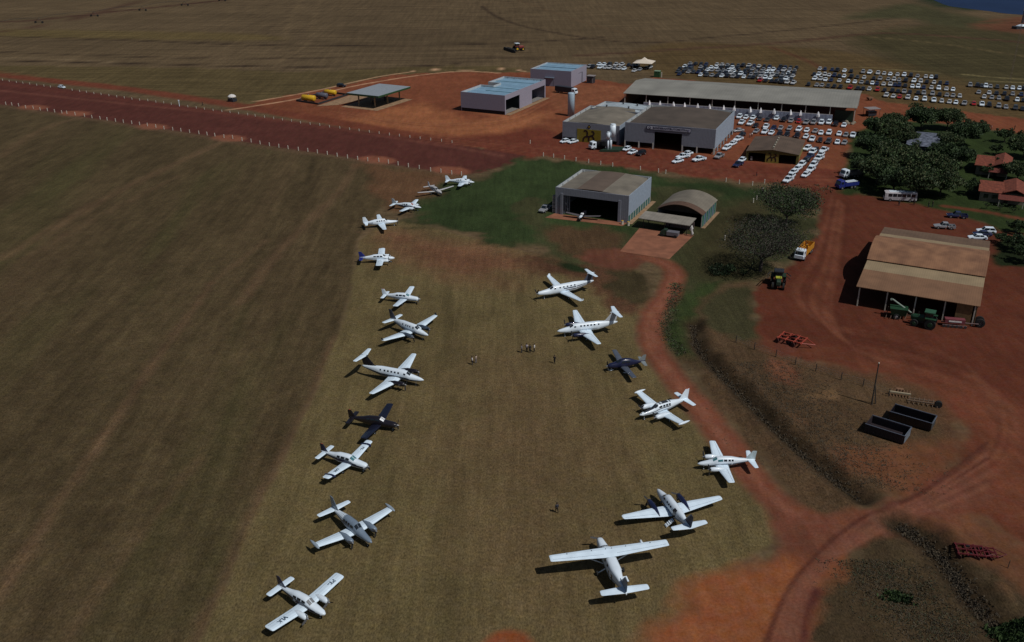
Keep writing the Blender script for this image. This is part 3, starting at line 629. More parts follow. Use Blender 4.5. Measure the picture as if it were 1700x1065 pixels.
pc12 = dict(mid=6.0, fus=[(0, .2, 1.45, 1.8), (.4, .38, 1.2, 2.0), (1.8, .58, .95, 2.15), (2.9, .72, .85, 2.3), (3.6, .78, .8, 2.75), (4.4, .8, .8, 2.85), (9.2, .8, .85, 2.85), (11.2, .45, 1.35, 2.7), (13.4, .14, 1.95, 2.45), (13.9, .05, 2.1, 2.35)], n=2.2, ws=(2.95, 3.6), win=[(3.75, 4.15), (5.0, 5.35), (5.9, 6.25), (6.8, 7.15), (7.7, 8.05), (8.6, 8.95)], wa=(24, 40),
    wing=[(0, 5.2, 2.3, 1.0, .15), (1, 5.2, 2.25, 1.05, .15), (7.7, 6.1, 1.0, 1.75, .11), (7.95, 6.2, .85, 1.78, .08), (8.05, 6.35, .5, 1.8, .05)], winglet=(7.95, 6.3, .8, 1.78, .45), stab=swing(5.2, 1.2, .7, 12.5, 12.9, 4.2, 0, .1), fin=[(2.3, 10.2, 3.4, .2), (2.7, 11.4, 2.3, .18), (4.15, 12.4, 1.4, .12)], bullet=(4.2, 12.2, 14.2), nose_prop=1.62, pr=1.33, nb=4, gear=(6.4, 2.3, 1.6))
baron = dict(mid=3.5, fus=[(0, .08, 1.0, 1.15), (.5, .32, .85, 1.35), (1.5, .48, .72, 1.55), (2.3, .56, .68, 1.75), (2.9, .6, .66, 2.15), (3.6, .61, .66, 2.22), (5.2, .58, .7, 2.12), (6.4, .38, .95, 1.85), (8.1, .2, 1.25, 1.65), (8.9, .06, 1.4, 1.55)], n=2.5, ws=(2.3, 2.9), wsm=TEAL, win=[(3.9, 4.4), (4.6, 4.95), (5.1, 5.4)], wa=(18, 42),
    wing=swing(11.53, 2.1, 1.0, 2.6, 3.2, .85, .1, yc=(1.75, 2.7, 1.8)), stab=swing(4.85, 1.15, .65, 7.6, 8.1, 1.5, .02, .1), fin=[(1.55, 6.8, 2.1, .17), (1.8, 7.4, 1.5, .14), (3.0, 8.35, .7, .08)], eng=[(1.75, 1.12, 1.5, 4.1, .39)], pr=.97, nb=3, gear=(3.5, 1.8, 1.0))
malibu = dict(mid=3.9, fus=[(0, .22, 1.1, 1.4), (.4, .36, .95, 1.5), (1.6, .5, .8, 1.65), (2.6, .6, .7, 1.85), (3.2, .64, .66, 2.25), (4.0, .66, .66, 2.35), (6.0, .62, .72, 2.25), (7.4, .36, 1.05, 1.95), (8.6, .14, 1.35, 1.7), (9.0, .06, 1.45, 1.6)], n=2.3, ws=(2.65, 3.2), win=[(3.3, 3.7), (4.0, 4.35), (4.6, 4.95), (5.2, 5.55)], wa=(20, 40),
    wing=swing(13.1, 1.9, .9, 3.3, 3.75, .85, .09), stab=swing(4.4, 1.0, .65, 7.8, 8.1, 1.55, 0, .1), fin=[(1.6, 7.1, 1.9, .16), (1.9, 7.7, 1.4, .13), (3.2, 8.4, .75, .08)], nose_prop=1.25, pr=1.05, nb=4, gear=(3.9, 1.9, .8))
cirrus = dict(mid=3.0, fus=[(0, .28, .8, 1.4), (.35, .46, .7, 1.55), (1.3, .58, .58, 1.72), (1.9, .62, .55, 1.9), (2.5, .64, .55, 2.25), (3.3, .64, .55, 2.35), (4.3, .58, .6, 2.2), (5.3, .34, .85, 1.75), (6.6, .16, 1.1, 1.55), (7.3, .06, 1.25, 1.45)], n=2.3, ws=(1.6, 2.45), win=[(2.5, 3.2), (3.35, 4.1)], wa=(14, 42), body=NAVY,
    wing=swing(11.68, 1.5, .9, 2.3, 2.7, .7, .1), wm=mat('satin_grey_paint', (.075, .09, .12), .4), stab=swing(3.9, .95, .6, 6.3, 6.5, 1.3, 0, .1), sm=mat('light_grey_green_paint', (.2, .23, .24), .4), fin=[(1.4, 5.6, 1.7, .15), (1.7, 6.1, 1.2, .12), (2.6, 6.9, .55, .08)], fm=MATS['light_grey_green_paint'], nose_prop=1.1, pr=.97, nb=3, gear=(2.9, 1.6, .7), fair=True)
caravan = dict(mid=4.6, fus=[(0, .28, 1.15, 1.75), (.35, .45, .95, 1.95), (1.5, .58, .8, 2.1), (2.4, .72, .75, 2.2), (3.1, .8, .72, 2.7), (4.0, .82, .72, 2.85), (7.4, .82, .75, 2.85), (9.0, .5, 1.25, 2.72), (10.8, .22, 1.8, 2.55), (12.0, .06, 2.15, 2.4)], n=3.2, ws=(2.5, 3.1), win=[(3.2, 3.7), (4.2, 4.6), (5.2, 5.6), (6.2, 6.6)], wa=(14, 34), high=True, strut=(4.6, 4.7, 3.6, 2.95),
    wing=[(0, 3.6, 1.98, 2.88, .14), (.9, 3.6, 1.98, 2.9, .14), (7.6, 4.0, 1.3, 3.2, .12), (7.8, 4.02, 1.25, 3.21, .09), (7.93, 4.1, 1.1, 3.21, .05)], stab=swing(6.2, 1.3, .95, 10.6, 10.8, 2.35, 0, .1), fin=[(2.4, 8.2, 3.6, .2), (2.8, 9.9, 2.2, .16), (4.4, 11.2, 1.0, .1)], fm=GREYP, nose_prop=1.5, pr=1.3, nb=3, gear=(5.3, 1.75, 1.7))
def place_yaw(n, y0, L, y1):
    "keep the aircraft's middle, turn it to another heading"
    c = (n[0]-math.cos(y0)*L/2, n[1]-math.sin(y0)*L/2)
    return (c[0]+math.cos(y1)*L/2, c[1]+math.sin(y1)*L/2)
def wing_z(S, y):
    st = S['wing']
    for a, b in zip(st, st[1:]):
        if a[0] <= abs(y) <= b[0]: t = (abs(y)-a[0])/(b[0]-a[0]); return a[3]+(b[3]-a[3])*t+(a[2]+(b[2]-a[2])*t)*a[4]*1.0+.015, a[1]+(b[1]-a[1])*t, a[2]+(b[2]-a[2])*t
def reg(S, txt, y, size, m=NAVY):
    z, s0, c = wing_z(S, y); return (txt, y, s0+c*.42, z, size, m)

TXC = mat('faded_letter_blue', (.05, .08, .12), .5)
sen = dict(seneca, stripes=[(.5, 8.2, -14, 6, NAVY), (1.2, 7.4, 8, 14, DGREY)], fm=NAVY, text=[reg(seneca, 'PT-', 4.2, .78, TXC), reg(seneca, 'VLK', -3.9, .78, TXC)])
plane('twin_propeller_plane', 'white low-wing twin with PT- and VLK on its wings, nearest bottom left', 'airplane', (-23.14, 86.55), -.63, sen)
c414a = dict(c414, body=GREYP, belly=MATS.get('soft_grey_white') or mat('soft_grey_white', (.42, .48, .54), .4), top=[(6.3, 10, 15, 165, WHITE)], nm=GREYP, fm=GREYP, wim=GLASS, tiptank=(6.1, 3.3, 5.7, .24, 1.55, mat('tip_tank_grey', (.26, .32, .38), .35)))
plane('twin_propeller_plane', 'white twin with grey-topped nose, grey engine pods and tip tanks', 'airplane', (-19.26, 100.0), -.85, c414a, scale=1.0)
sar = dict(saratoga, stripes=[(.4, 7.8, -12, 8, NAVY), (1.5, 7.2, 11, 16, DGREY)], wsm=TEAL, fm=NAVY, band=(4.3, 4.65), text=[reg(saratoga, 'PT-', 3.3, .55, TXC), reg(saratoga, 'LAK', -3.1, .55, TXC)])
def place2(nose_px, hn, tail_px, ht, L, S, frac=.5):
    a = G(*nose_px, hn); b = G(*tail_px, ht); d = (a-b).xy; yaw = math.atan2(d.y, d.x); m = (a+b)/2
    return (m.x+math.cos(yaw)*L/2, m.y+math.sin(yaw)*L/2), yaw
n_, y_ = place2((611.8, 770.6), 1.2, (539.2, 754.7), 1.4, 7.7, sar)
plane('single_propeller_plane', 'white single-engine low-wing plane with navy side stripe and navy wingtip bands', 'airplane', place_yaw(n_, y_, 7.7, -.47), -.47, sar, scale=1.06)
drk = dict(saratoga, body=BLACKP, wm=mat('dark_navy_paint', (.010, .012, .026), .3, coat=.4), sm=BLACKP, fm=BLACKP, wsm=mat('silver_sunshade', (.7, .72, .75), .3), wim=GLASS)
n_, y_ = place2((661.8, 702.4), 1.2, (584, 696), 1.4, 7.7, drk)
plane('single_propeller_plane', 'black single-engine low-wing plane with silver sunshade behind its windshield', 'airplane', place_yaw(n_, y_, 7.7, -.27), -.27, drk, scale=1.05)
kaA = dict(ka200, stripes=[(1.2, 11.5, -20, -4, DGREY)], nm=BLACKP, fm=mat('blackish_tail_paint', (.012, .012, .02), .35), bm=MATS['blackish_tail_paint'], belly=GREYP)  # grey belly puts the shade under the fuselage into its colour
plane('twin_turboprop_plane', 'white T-tail twin turboprop with black tail fin and black engine nacelles', 'airplane', (-16.01, 145.54), -.38, kaA)
c90A = dict(c90, stripes=[(1.0, 9.6, -25, -2, GREYP)], nm=mat('slate_nacelle', (.05, .07, .1), .35), fm=mat('slate_fin', (.055, .06, .085), .4), belly=GREYP, winglet=(7.5, 4.65, .8, 1.72, .5), wlm=DGREY)  # lower fuselage coloured grey as painted shading, not livery
plane('twin_turboprop_plane', 'white twin turboprop with slate fin, slate nacelles and dark winglets', 'airplane', (-16.68, 164.21), -.69, c90A)
p7 = dict(saratoga, stripes=[(.4, 7.8, -10, 2, GREYP)], wsm=TEAL, fm=WHITE)
n_, y_ = place2((697, 493.5), 1.2, (637, 491), 1.4, 7.7, p7)
plane('single_propeller_plane', 'plain white single-engine low-wing plane between blue-tailed twin and slate-finned turboprop', 'airplane', place_yaw(n_, y_, 7.7, -.24), -.24, p7, scale=1.02)
p8 = dict(seneca, fm=BLUE, sm=BLUE, stripes=[(2, 7.2, 2, 8, GREYP)], top=[(7.0, 8.5, -60, 240, BLUE)], wsm=GLASS)
n_, y_ = place2((656.5, 427), 1.2, (598, 427.6), 1.4, 8.0, p8)
plane('twin_propeller_plane', 'white twin-engine plane with deep blue tail', 'airplane', n_, y_, p8)
p9 = dict(malibu, stripes=[(6.5, 8.8, 0, 16, GREYP)])
n_, y_ = place2((660.3, 366.8), 1.2, (606, 370.7), 1.4, 8.4, p9)
plane('single_turboprop_plane', 'white long-nosed single turboprop beside the green grass edge', 'airplane', n_, y_, p9)
p10 = dict(baron, belly=mat('dark_belly_paint', (.04, .045, .07), .4), stripes=[(1.5, 8, -14, 10, MATS['dark_belly_paint'])], fm=mat('grey_white_fin', (.3, .33, .36), .4), wsm=mat('red_cover', (.3, .08, .06), .6), wim=GLASS)
n_, y_ = place2((699.2, 343.5), 1.2, (655, 338.3), 1.4, 8.1, p10)
plane('twin_propeller_plane', 'small white twin with dark underside and reddish windshield cover', 'airplane', n_, y_, p10)
p11 = dict(saratoga, wing=swing(12.2, 1.2, .7, 2.6, 2.9, .9, .10), wm=mat('dull_white_paint', (.45, .45, .46), .5), sm=MATS['dull_white_paint'], body=MATS['dull_white_paint'])
n_, y_ = place2((733, 320), 1.2, (711, 308), 1.4, 7.7, p11)
plane('single_propeller_plane', 'dull white slender-winged single standing second from the runway end', 'airplane', n_, y_, p11)
p12 = dict(baron, stripes=[(2, 8, -16, 0, GREYP)], fm=WHITE, wsm=GLASS)
n_, y_ = place2((787.3, 301.4), 1.2, (744, 299.4), 1.4, 8.1, p12)
plane('twin_propeller_plane', 'white twin standing last in the row, beside the runway end', 'airplane', n_, y_, p12)
PCD = mat('maroon_stripe', (.05, .015, .02), .4)
p13 = dict(pc12, stripes=[(6.0, 13.2, 6, 16, NAVY), (6.5, 13.0, -14, -4, PCD)], fm=mat('navy_fin_stripe', (.06, .07, .1), .4), nm=NAVY)
plane('single_turboprop_plane', 'white T-tail single turboprop with dark curved tail stripes', 'airplane', (5.66, 184.32), -2.72, p13)
kaB = dict(ka200, nm=NAVY, fm=mat('silver_white_fin', (.45, .48, .52), .4), stripes=[(1.0, 11, -12, -8, GREYP)])
plane('twin_turboprop_plane', 'white T-tail twin turboprop with navy nacelles and pale fin', 'airplane', (9.01, 165.47), -2.92, kaB)
n_, y_ = place2((1011.3, 606.2), 1.2, (1064.8, 598.5), 1.4, 6.8, cirrus)
plane('single_propeller_plane', 'dark blue single-engine plane with grey wings', 'airplane', n_, y_, cirrus)
c414b = dict(c414, top=[(.3, 6.2, 62, 118, DGREY)], stripes=[(.6, 6, 8, 16, DGREY), (.8, 9, -16, -8, GREYP)], fincap=(3.55, 9.6, 10.3))
plane('twin_propeller_plane', 'white tip-tank twin with dark stripe along its nose and roof', 'airplane', (21.2, 132.8), -2.64, c414b)
bar = dict(baron, stripes=[(1.5, 8.2, -14, -2, GREYP), (4.6, 8.2, -24, -16, DGREY)], fm=mat('pale_blue_fin', (.42, .52, .56), .4), extra=lambda root, fix, fu: [fix((lambda q: (fu.patch(q, 3.0, 3.75, *a, 1, 2, .02), q.build('window', TEAL, root))[1])(MB())) for a in ((18, 44), (162, 136))])
plane('twin_propeller_plane', 'white twin with teal windshield and its tail over the dirt track', 'airplane', (28.19, 118.32), 3.19, bar)
c90B = dict(c90, nm=NAVY, fm=mat('dark_blue_fin', (.03, .035, .06), .4), stripes=[(1.0, 9.6, -25, -4, GREYP)])
# the door of this aircraft faces the near-left side of the picture
c90B = dict(c90B, extra=lambda root, fix, fu: airstair_left(root, fix, fu))
def airstair_left(root, fix, fu):
    q = MB(); fu.patch(q, 6.4, 7.1, 62, -25, 1, 6, .025); fix(q.build('door_opening', BLACKP, root))
    q = MB(); q.rings([[(-6.42, .72, .92), (-7.08, .72, .92), (-7.08, .72, 1.0), (-6.42, .72, 1.0)], [(-6.42, 1.85, .1), (-7.08, 1.85, .1), (-7.08, 1.85, .18), (-6.42, 1.85, .18)]])
    for k in range(4): q.box(-7.06, -6.44, .9+k*.24, 1.06+k*.24, .84-k*.2, .9-k*.2)
    fix(q.build('airstair', WHITE, root))
plane('twin_turboprop_plane', 'white twin turboprop seen from behind with navy nacelles and lowered cabin stair', 'airplane', (20.97, 111.34), 1.86, c90B)
def car_extra(root, fix, fu):
    q = MB(); q.rings([[(-(3.3+.5*t), -4.6+.17*f*math.cos(a), 3.12+.17*f*math.sin(a)) for a in (i*math.pi/4 for i in range(8))] for t, f in ((0, .2), (.3, 1), (1.4, 1), (1.8, .3))]); fix(q.build('weather_radar_pod', WHITE, root, True))
    q = MB(); fu.patch(q, 2.28, 2.42, 5, 175, 1, 10, .014); fix(q.build('stripe', DGREY, root))
    q = MB()
    for y in (-5.6, -2.3, -.4, .4, 2.3, 5.6):
        z, s0, c = wing_z(caravan, y); q.tube((-(s0+c*.3), y, z-.03), (-(s0+c*.3), y, z+.03), .07, .07, 8)
    fix(q.build('fuel_cap', DARKM, root))
    q = MB(); fu.patch(q, 7.0, 8.2, -45, 10, 1, 4, .02); fix(q.build('door_opening', BLACKP, root))
    q = MB(); q.box(-8.1, -7.1, -1.65, -.82, .72, .80); fix(q.build('lower_door', WHITE, root))
cav = dict(caravan, extra=car_extra, stripes=[(2.5, 10.5, -14, -6, GREYP)])
plane('high_wing_plane', 'white high-wing single turboprop, the nearest aircraft on the right side', 'airplane', (11.43, 99.92), 1.76, cav)
hp = dict(saratoga, body=BLACKP, wm=mat('dusty_wing', (.10, .09, .10), .5), sm=BLACKP, fm=BLACKP, wsm=MATS['silver_sunshade'], top=[(.1, 1.6, 40, 140, WHITE)])
a = G(968, 366)
plane('single_propeller_plane', 'dark single-engine plane with white engine cowl on the hangar apron', 'airplane', (a.x-1, a.y-1), -1.95, hp, None, .9)

# ---------------- people ----------------
def person(px, py, label, shirt, trousers, face, pose=0, group=None, xyz=None):
    g = xyz or G(px, py); rz = face
    root = thing('person', label, 'person', g, rz, group)
    P = {'pel': (0, 0, .95), 'ch': (0, 0, 1.28), 'nk': (0, 0, 1.50), 'hd': (0.02, 0, 1.60), 'tp': (.02, 0, 1.74)}
    V = [P['pel'], P['ch'], P['nk'], P['hd'], P['tp']]; Rr = [.15, .17, .06, .095, .085]; E_ = [(0, 1), (1, 2), (2, 3), (3, 4)]
    for s in (1, -1):
        k = len(V); st = .12*s*(1 if pose else .3)
        V += [(0, .1*s, .9), (.03+st, .11*s, .5), (st*1.2, .12*s, .08), (.14+st*1.2, .13*s, .04)]; Rr += [.1, .065, .045, .04]; E_ += [(0, k), (k, k+1), (k+1, k+2), (k+2, k+3)]
        k = len(V); b = .22 if pose == 2 else .05
        V += [(0, .2*s, 1.43), (-.02, .26*s, 1.17), (b, .27*s+(0 if pose != 2 else -.12*s), .95 if pose != 2 else 1.1), (b+.06, .26*s, .85 if pose != 2 else 1.12)]; Rr += [.06, .045, .035, .03]; E_ += [(1, k), (k, k+1), (k+1, k+2), (k+2, k+3)]
    me = bpy.data.meshes.new('body'); me.from_pydata(V, E_, []); o = bpy.data.objects.new('tmp', me); col.objects.link(o)
    o.modifiers.new('s', 'SKIN'); 
    for i, r_ in enumerate(Rr): me.skin_vertices[0].data[i].radius = (r_*1.25, r_*(1.0 if i < 2 else 1.2))
    me.skin_vertices[0].data[0].use_root = True
    o.modifiers.new('d', 'SUBSURF').levels = 1
    bpy.context.view_layer.update()
    nm = bpy.data.meshes.new_from_object(o.evaluated_get(bpy.context.evaluated_depsgraph_get())); bpy.data.objects.remove(o)
    nm.materials.clear()
    for q in (shirt, trousers, SKIN, BLACKC): nm.materials.append(q)
    for p in nm.polygons:
        z = p.center.z; p.material_index = 3 if z < .09 else 1 if z < .93 and abs(p.center.y) < .225 else 0 if z < 1.49 and not (z < 1.02) else (0 if .93 <= z < 1.0 and abs(p.center.y) < .22 else 2)
        p.use_smooth = True
    b = bpy.data.objects.new('body', nm); col.objects.link(b); b.parent = root
    q = MB(); q.rings([[(.0+r_*math.cos(a), r_*math.sin(a), z) for a in (i*math.pi/5 for i in range(10))] for r_, z in ((.10, 1.64), (.115, 1.70), (.1, 1.77), (.04, 1.81))]); q.build('hair', HAIR, root, True)
    return root
for args in [(784, 605, 'person in white shirt, left of the pair on the apron', WHITEC, DENIM, .3, 0), (790.5, 602.5, 'person in beige shirt, right of the pair on the apron', mat('beige_cloth', (.35, .27, .22), .9), GREYC, 2.6, 0),
        (866, 585, 'person in grey shirt, leftmost of four people standing on the apron', GREYC, DENIM, 0, 0), (874.6, 583.2, 'person in pale shirt, second of four people standing on the apron', mat('pale_cloth', (.42, .38, .42), .9), DENIM, 1, 0),
        (879.8, 585, 'person in black, third of four people standing on the apron', BLACKC, BLACKC, 2, 0), (887, 583.8, 'person in bright white shirt, rightmost of four people on the apron', WHITEC, BLACKC, 3, 0),
        (920.5, 603, 'person in black standing alone on the apron below the four people', BLACKC, BLACKC, 1.2, 2), (924.5, 851, 'person in dark clothes alone near the high-wing plane', DENIM, BLACKC, 2, 1),
        (336.5, 175, 'person in dark clothes by the runway near the white-roofed booth', BLACKC, BLACKC, 0, 1), (1373.5, 315, 'person in dark clothes standing in the red yard near blue truck', BLACKC, DENIM, 0, 0),
        (1256, 292, 'person in red top walking below the small yellow building', RED, DENIM, 0, 1), (1244.5, 228, 'person in white shirt, left of the pair between parked cars', WHITEC, DENIM, 0, 0), (1248, 227, 'person in white shirt, right of the pair between parked cars', WHITEC, DENIM, 2, 0),
        (1492, 341, 'person in dark clothes by the middle of the minibus', BLACKC, DENIM, 1.5, 0), (1517, 340, 'person in dark clothes by the rear end of the minibus', BLACKC, BLACKC, 1.5, 0),
        (1541, 344, 'person in dark green clothes, left of the pair walking from the minibus', DGREEN, DENIM, 0, 1), (1547.7, 343, 'person in dark clothes and pale cap, right of the walking pair', BLACKC, DENIM, 0, 1),
        (1645.5, 215, 'person in pink-white shirt on the dirt path beyond the trees', mat('pink_cloth', (.55, .3, .28), .9), RED, 3, 1), (1684, 215, 'person in dark red on the dirt path at the right edge', mat('maroon_cloth', (.06, .015, .015), .9), BLACKC, 3, 1)]:
    person(*args)
# ---------------- buildings ----------------
def rect(c, h):
    p = [G(x, y, h).xy for x, y in c]; u = (p[1]-p[0]+p[2]-p[3])/2; v = (p[3]-p[0]+p[2]-p[1])/2; m = sum(p, Vector((0, 0)))/4
    a = (math.atan2(u.y, u.x)+math.atan2(v.y, v.x)-math.pi/2)/2
    W, D = u.length, v.length; U = Vector((math.cos(a), math.sin(a))); V = Vector((-U.y, U.x))
    o = m-U*W/2-V*D/2
    return (o.x, o.y, 0), a, W, D
def wallx(W, y0, y1, z0, z1, holes, m, root, name='wall'):
    "wall along x with rectangular holes (x0,x1,z0,z1)"
    mb = MB(); hs = sorted(holes); x = 0
    for (a, b, c, d) in hs:
        if a > x: mb.box(x, a, y0, y1, z0, z1)
        if c > z0: mb.box(a, b, y0, y1, z0, c)
        if d < z1: mb.box(a, b, y0, y1, d, z1)
        x = b
    if x < W: mb.box(x, W, y0, y1, z0, z1)
    return mb.build(name, m, root)
def wally(D, x0, x1, z0, z1, holes, m, root, name='wall', s=0):
    mb = MB(); y = s
    for (a, b, c, d) in sorted(holes):
        if a > y: mb.box(x0, x1, y, a, z0, z1)
        if c > z0: mb.box(x0, x1, a, b, z0, c)
        if d < z1: mb.box(x0, x1, a, b, d, z1)
        y = b
    if y < D: mb.box(x0, x1, y, D, z0, z1)
    return mb.build(name, m, root)
def arch_roof(x0, x1, y0, y1, z, rise, bands, root, n=14, th=.12, name='roof'):
    "roof arched across x; bands = [(fraction, material)]"
    mats = [b[1] for b in bands]; mb = MB()
    f = lambda t: z+rise*(1-(2*t-1)**2)
    for i in range(n):
        t0, t1 = i/n, (i+1)/n; tm = (t0+t1)/2; k = next(j for j, b in enumerate(bands) if tm <= b[0]+1e-6)
        a, b = x0+(x1-x0)*t0, x0+(x1-x0)*t1
        mb.rings([[(a, y0, f(t0)-th), (b, y0, f(t1)-th), (b, y0, f(t1)), (a, y0, f(t0))], [(a, y1, f(t0)-th), (b, y1, f(t1)-th), (b, y1, f(t1)), (a, y1, f(t0))]], k)
    return mb.build(name, mats, root)
def parapet_ribs(W, D, H, root, n=5, sides=True):
    for i in range(n+1):
        y = .5+(D-1)*i/n
        MB().box(.2, .6, y-.05, y+.05, H-1.1, H-.1).build('parapet_brace', PARA, root)
    for i in range(n+1):
        x = .8+(W-1.6)*i/n
        MB().box(x-.05, x+.05, D-.6, D-.2, H-1.1, H-.1).build('parapet_brace', PARA, root)
def inner(W, D, H, root):
    mb = MB(); mb.box(.2, .26, .3, D-.3, H-1.3, H-.02); mb.box(.3, W-.3, D-.26, D-.2, H-1.3, H-.03)
    return mb.build('parapet_lining', PARA, root)

# near hangar
loc, a, W, D = rect([(921, 310.4), (1043, 324.4), (1084, 293), (966.4, 280.6)], 7.6)
r = thing('hangar', 'blue-grey metal hangar with wide open front and three-tone roof', 'hangar', loc, a); H = 7.6
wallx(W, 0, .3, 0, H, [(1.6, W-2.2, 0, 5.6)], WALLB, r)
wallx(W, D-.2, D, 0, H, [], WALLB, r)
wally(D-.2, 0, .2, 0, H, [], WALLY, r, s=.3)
wally(D-.2, W-.2, W, 1.9, H, [], mat('blue_grey_sheet_sunlit', (.30, .36, .44), .5, var=.1, stripes=(1, 2.0, .1)), r, s=.3)  # right wall coloured paler than the others, sunlight put into the sheet colour
mb = MB(); n = 9
for i in range(n): y = .3+(D-.5)*i/n; mb.box(W-.16, W-.05, y, y+(D-.5)/n-.35, 0, 1.9)
mb.build('green_cladding', mat('teal_cladding', (.04, .13, .12), .6, var=.3), r)
mb = MB()
for i in range(n): y = .3+(D-.5)*(i+1)/n; mb.box(W-.18, W-.02, y-.35, y, 0, 1.9)
mb.build('column', POSTW, r)
arch_roof(.26, W-.26, .35, D-.3, H-.75, 1.1, [(.29, ROOFG), (.64, mat('roof_brown_band', A(98, 84, 76), .75, var=.12, scale=.3, stripes=(0, 1.4, .05))), (1.1, ROOFG)], r)
inner(W, D, H, r); parapet_ribs(W, D, H, r)
mb = MB()
for i in range(2):
    x = 1.62+i*(W-4.5); mb.box(x, x+.7, -.25, -.02, 0, 6.1)
mb.build('door_jamb', WALLB, r)
for i in range(4): mb = MB().box(-.95, -.1, .2, 1.5, .15+i*1.25, 1.2+i*1.25); mb.build('side_unit', GREYC, r)
mb = MB()
for i in range(5): mb.box(1.7+i*.42, 2.0+i*.42, .5+i*.3, .6+i*.3, 0, 5.5)
mb.build('folded_door_leaf', WALLB, r)
mb = MB(); mb.quad(*[(x, y, .035) for x, y in ((-1.2, -4.6), (W-.5, -2.9), (W-.2, -.02), (-.2, -.02))])
tag(mb.build('hangar_apron', CONCR), None, kind='structure').parent = None
bpy.data.objects['hangar_apron'].matrix_world = Matrix.Translation(loc) @ Matrix.Rotation(a, 4, 'Z')
mb = MB(); mb.quad(*[(x, y, .04) for x, y in ((W+.02, -.5), (W+1.3, -.5), (W+1.3, D+1.5), (W+.02, D+1.5))])
o = tag(mb.build('hangar_footpath', CONC), None, kind='structure'); o.matrix_world = bpy.data.objects['hangar_apron'].matrix_world
tk = thing('plastic_drum', 'small pale drum at the hangar front right corner', 'drum', G(1043, 374)); MB().tube((0, 0, 0), (0, 0, 1.0), .35, .33, 12).build('drum_body', POSTW, tk); MB().tube((0, 0, 1.0), (0, 0, 1.08), .30, .3, 12).build('lid', YEL, tk)
tk = dup(tk, G(1033, 372), 0, 'small pale drum beside the hangar door jamb', None)

# arched store
loc, a, W, D = rect([(1092, 346), (1165, 356), (1191, 332), (1118, 324)], 3.6)
r = thing('arched_store', 'small arched-roof store with green panelled side wall', 'store', loc, a); H = 3.7
arch_roof(-.3, W+.3, -.6, D+.3, H, 2.1, [(2, ROOFG)], r, 16)
arch_roof(-.32, W+.32, -1.0, 2.2, H+.05, 2.1, [(2, mat('rust_edge', A(92, 68, 56), .8, var=.2))], r, 16, name='roof_edge')
wally(D, 0, .2, 0, H-.1, [], WALLY, r); wallx(W, D-.2, D, 0, H-.1, [], WALLB, r)
mb = MB(); mb2 = MB(); n = 10
for i in range(n):
    t0, t1 = i/n, (i+1)/n; g = lambda t: H-.15+2.1*(1-(2*t-1)**2)
    mb.rings([[(W*t0, D-.15, H-.1), (W*t1, D-.15, H-.1), (W*t1, D-.15, g(t1)), (W*t0, D-.15, g(t0))], [(W*t0, D, H-.1), (W*t1, D, H-.1), (W*t1, D, g(t1)), (W*t0, D, g(t0))]])
    mb2.rings([[(W*t0, .9, H-.4), (W*t1, .9, H-.4), (W*t1, .9, g(t1)), (W*t0, .9, g(t0))], [(W*t0, 1.0, H-.4), (W*t1, 1.0, H-.4), (W*t1, 1.0, g(t1)), (W*t0, 1.0, g(t0))]])
mb.build('gable', mat('dark_gable', (.045, .035, .03), .9), r); mb2.build('gable', MATS['dark_gable'], r)
mb = MB(); mg = [mat('green_door_panel', (.03, .13, .10), .6, var=.2), mat('blue_door_panel', (.05, .12, .17), .6, var=.2)]
for i in range(7): mb.box(W-.2, W, i*D/7+.06, (i+1)*D/7-.02, 0, H-.1, i % 2)
mb.build('side_panels', mg, r)
mb = MB()
for i in range(8): mb.box(W-.22, W+.05, max(0, i*D/7-.06), i*D/7+.05, 0, H-.1)
mb.build('column', POSTW, r)
MB().box(W+.05, W+1.0, -.5, D+1, 0, .09).build('footing', CONC, r)

# carport with slab
sp4 = gp([(1029, 417), (1111, 430), (1152, 390), (1062, 378)])
tag(MB().quad(*[(x, y, .03) for x, y in sp4]).build('concrete_slab', CONCR), None, kind='structure')
loc, a, W, D = rect([(1058.5, 361.6), (1145, 374), (1156.8, 363.5), (1072, 352.7)], 2.9)
r = thing('carport', 'pale flat-roofed carport before the arched store', 'carport', loc, a)
mb = MB(); mb.rings([[(0, 0, 2.75), (W, 0, 2.75), (W, 0, 2.92), (0, 0, 2.92)], [(0, D, 3.15), (W, D, 3.15), (W, D, 3.32), (0, D, 3.32)]]); mb.build('roof', mat('carport_roof', A(140, 136, 132), .6, var=.15, scale=.5, stripes=(0, 1.2, .06)), r)
for x in (1.2, W*.5, W-1.0): MB().box(x, x+.15, .6, .75, 0, 2.8).build('post', DARKM, r); MB().box(x, x+.15, D-.8, D-.65, 0, 3.1).build('post', DARKM, r)
MB().box(W*.42, W-.3, D-.55, D-.42, 0, 2.2).build('back_wall', mat('dull_pink_wall', (.16, .12, .12), .9), r)
g = G(1110, 392)
r = thing('sprayer_truck', 'small grey tank truck parked under the carport', 'truck', g, R(-25)+math.pi)
MB().box(-2.6, .4, -.9, .9, .55, 1.5).build('tank', mat('grey_tank', (.13, .13, .15), .5), r); q = MB(); q.rings([[(.5, -.85, .5), (.5, .85, .5), (.5, .8, 1.9), (.5, -.8, 1.9)], [(1.4, -.85, .5), (1.4, .85, .5), (1.3, .75, 1.9), (1.3, -.75, 1.9)], [(2.3, -.8, .5), (2.3, .8, .5), (2.2, .75, 1.1), (2.2, -.75, 1.1)]]); q.build('cab', DGREEN, r)
for x in (-1.9, 1.5):
    for y in (-.8, .8): MB().tube((x, y-.12, .42), (x, y+.12, .42), .42, .42, 12).build('wheel', TYRE, r)
g = G(1147, 392)
r = thing('tarpaulin', 'white tarpaulin hanging on a post at the carport right corner', 'tarpaulin', g, R(-25))
MB().tube((0, 0, 0), (0, 0, 3.0), .06, .05, 8).build('post', POSTW, r)
q = MB(); rr = []
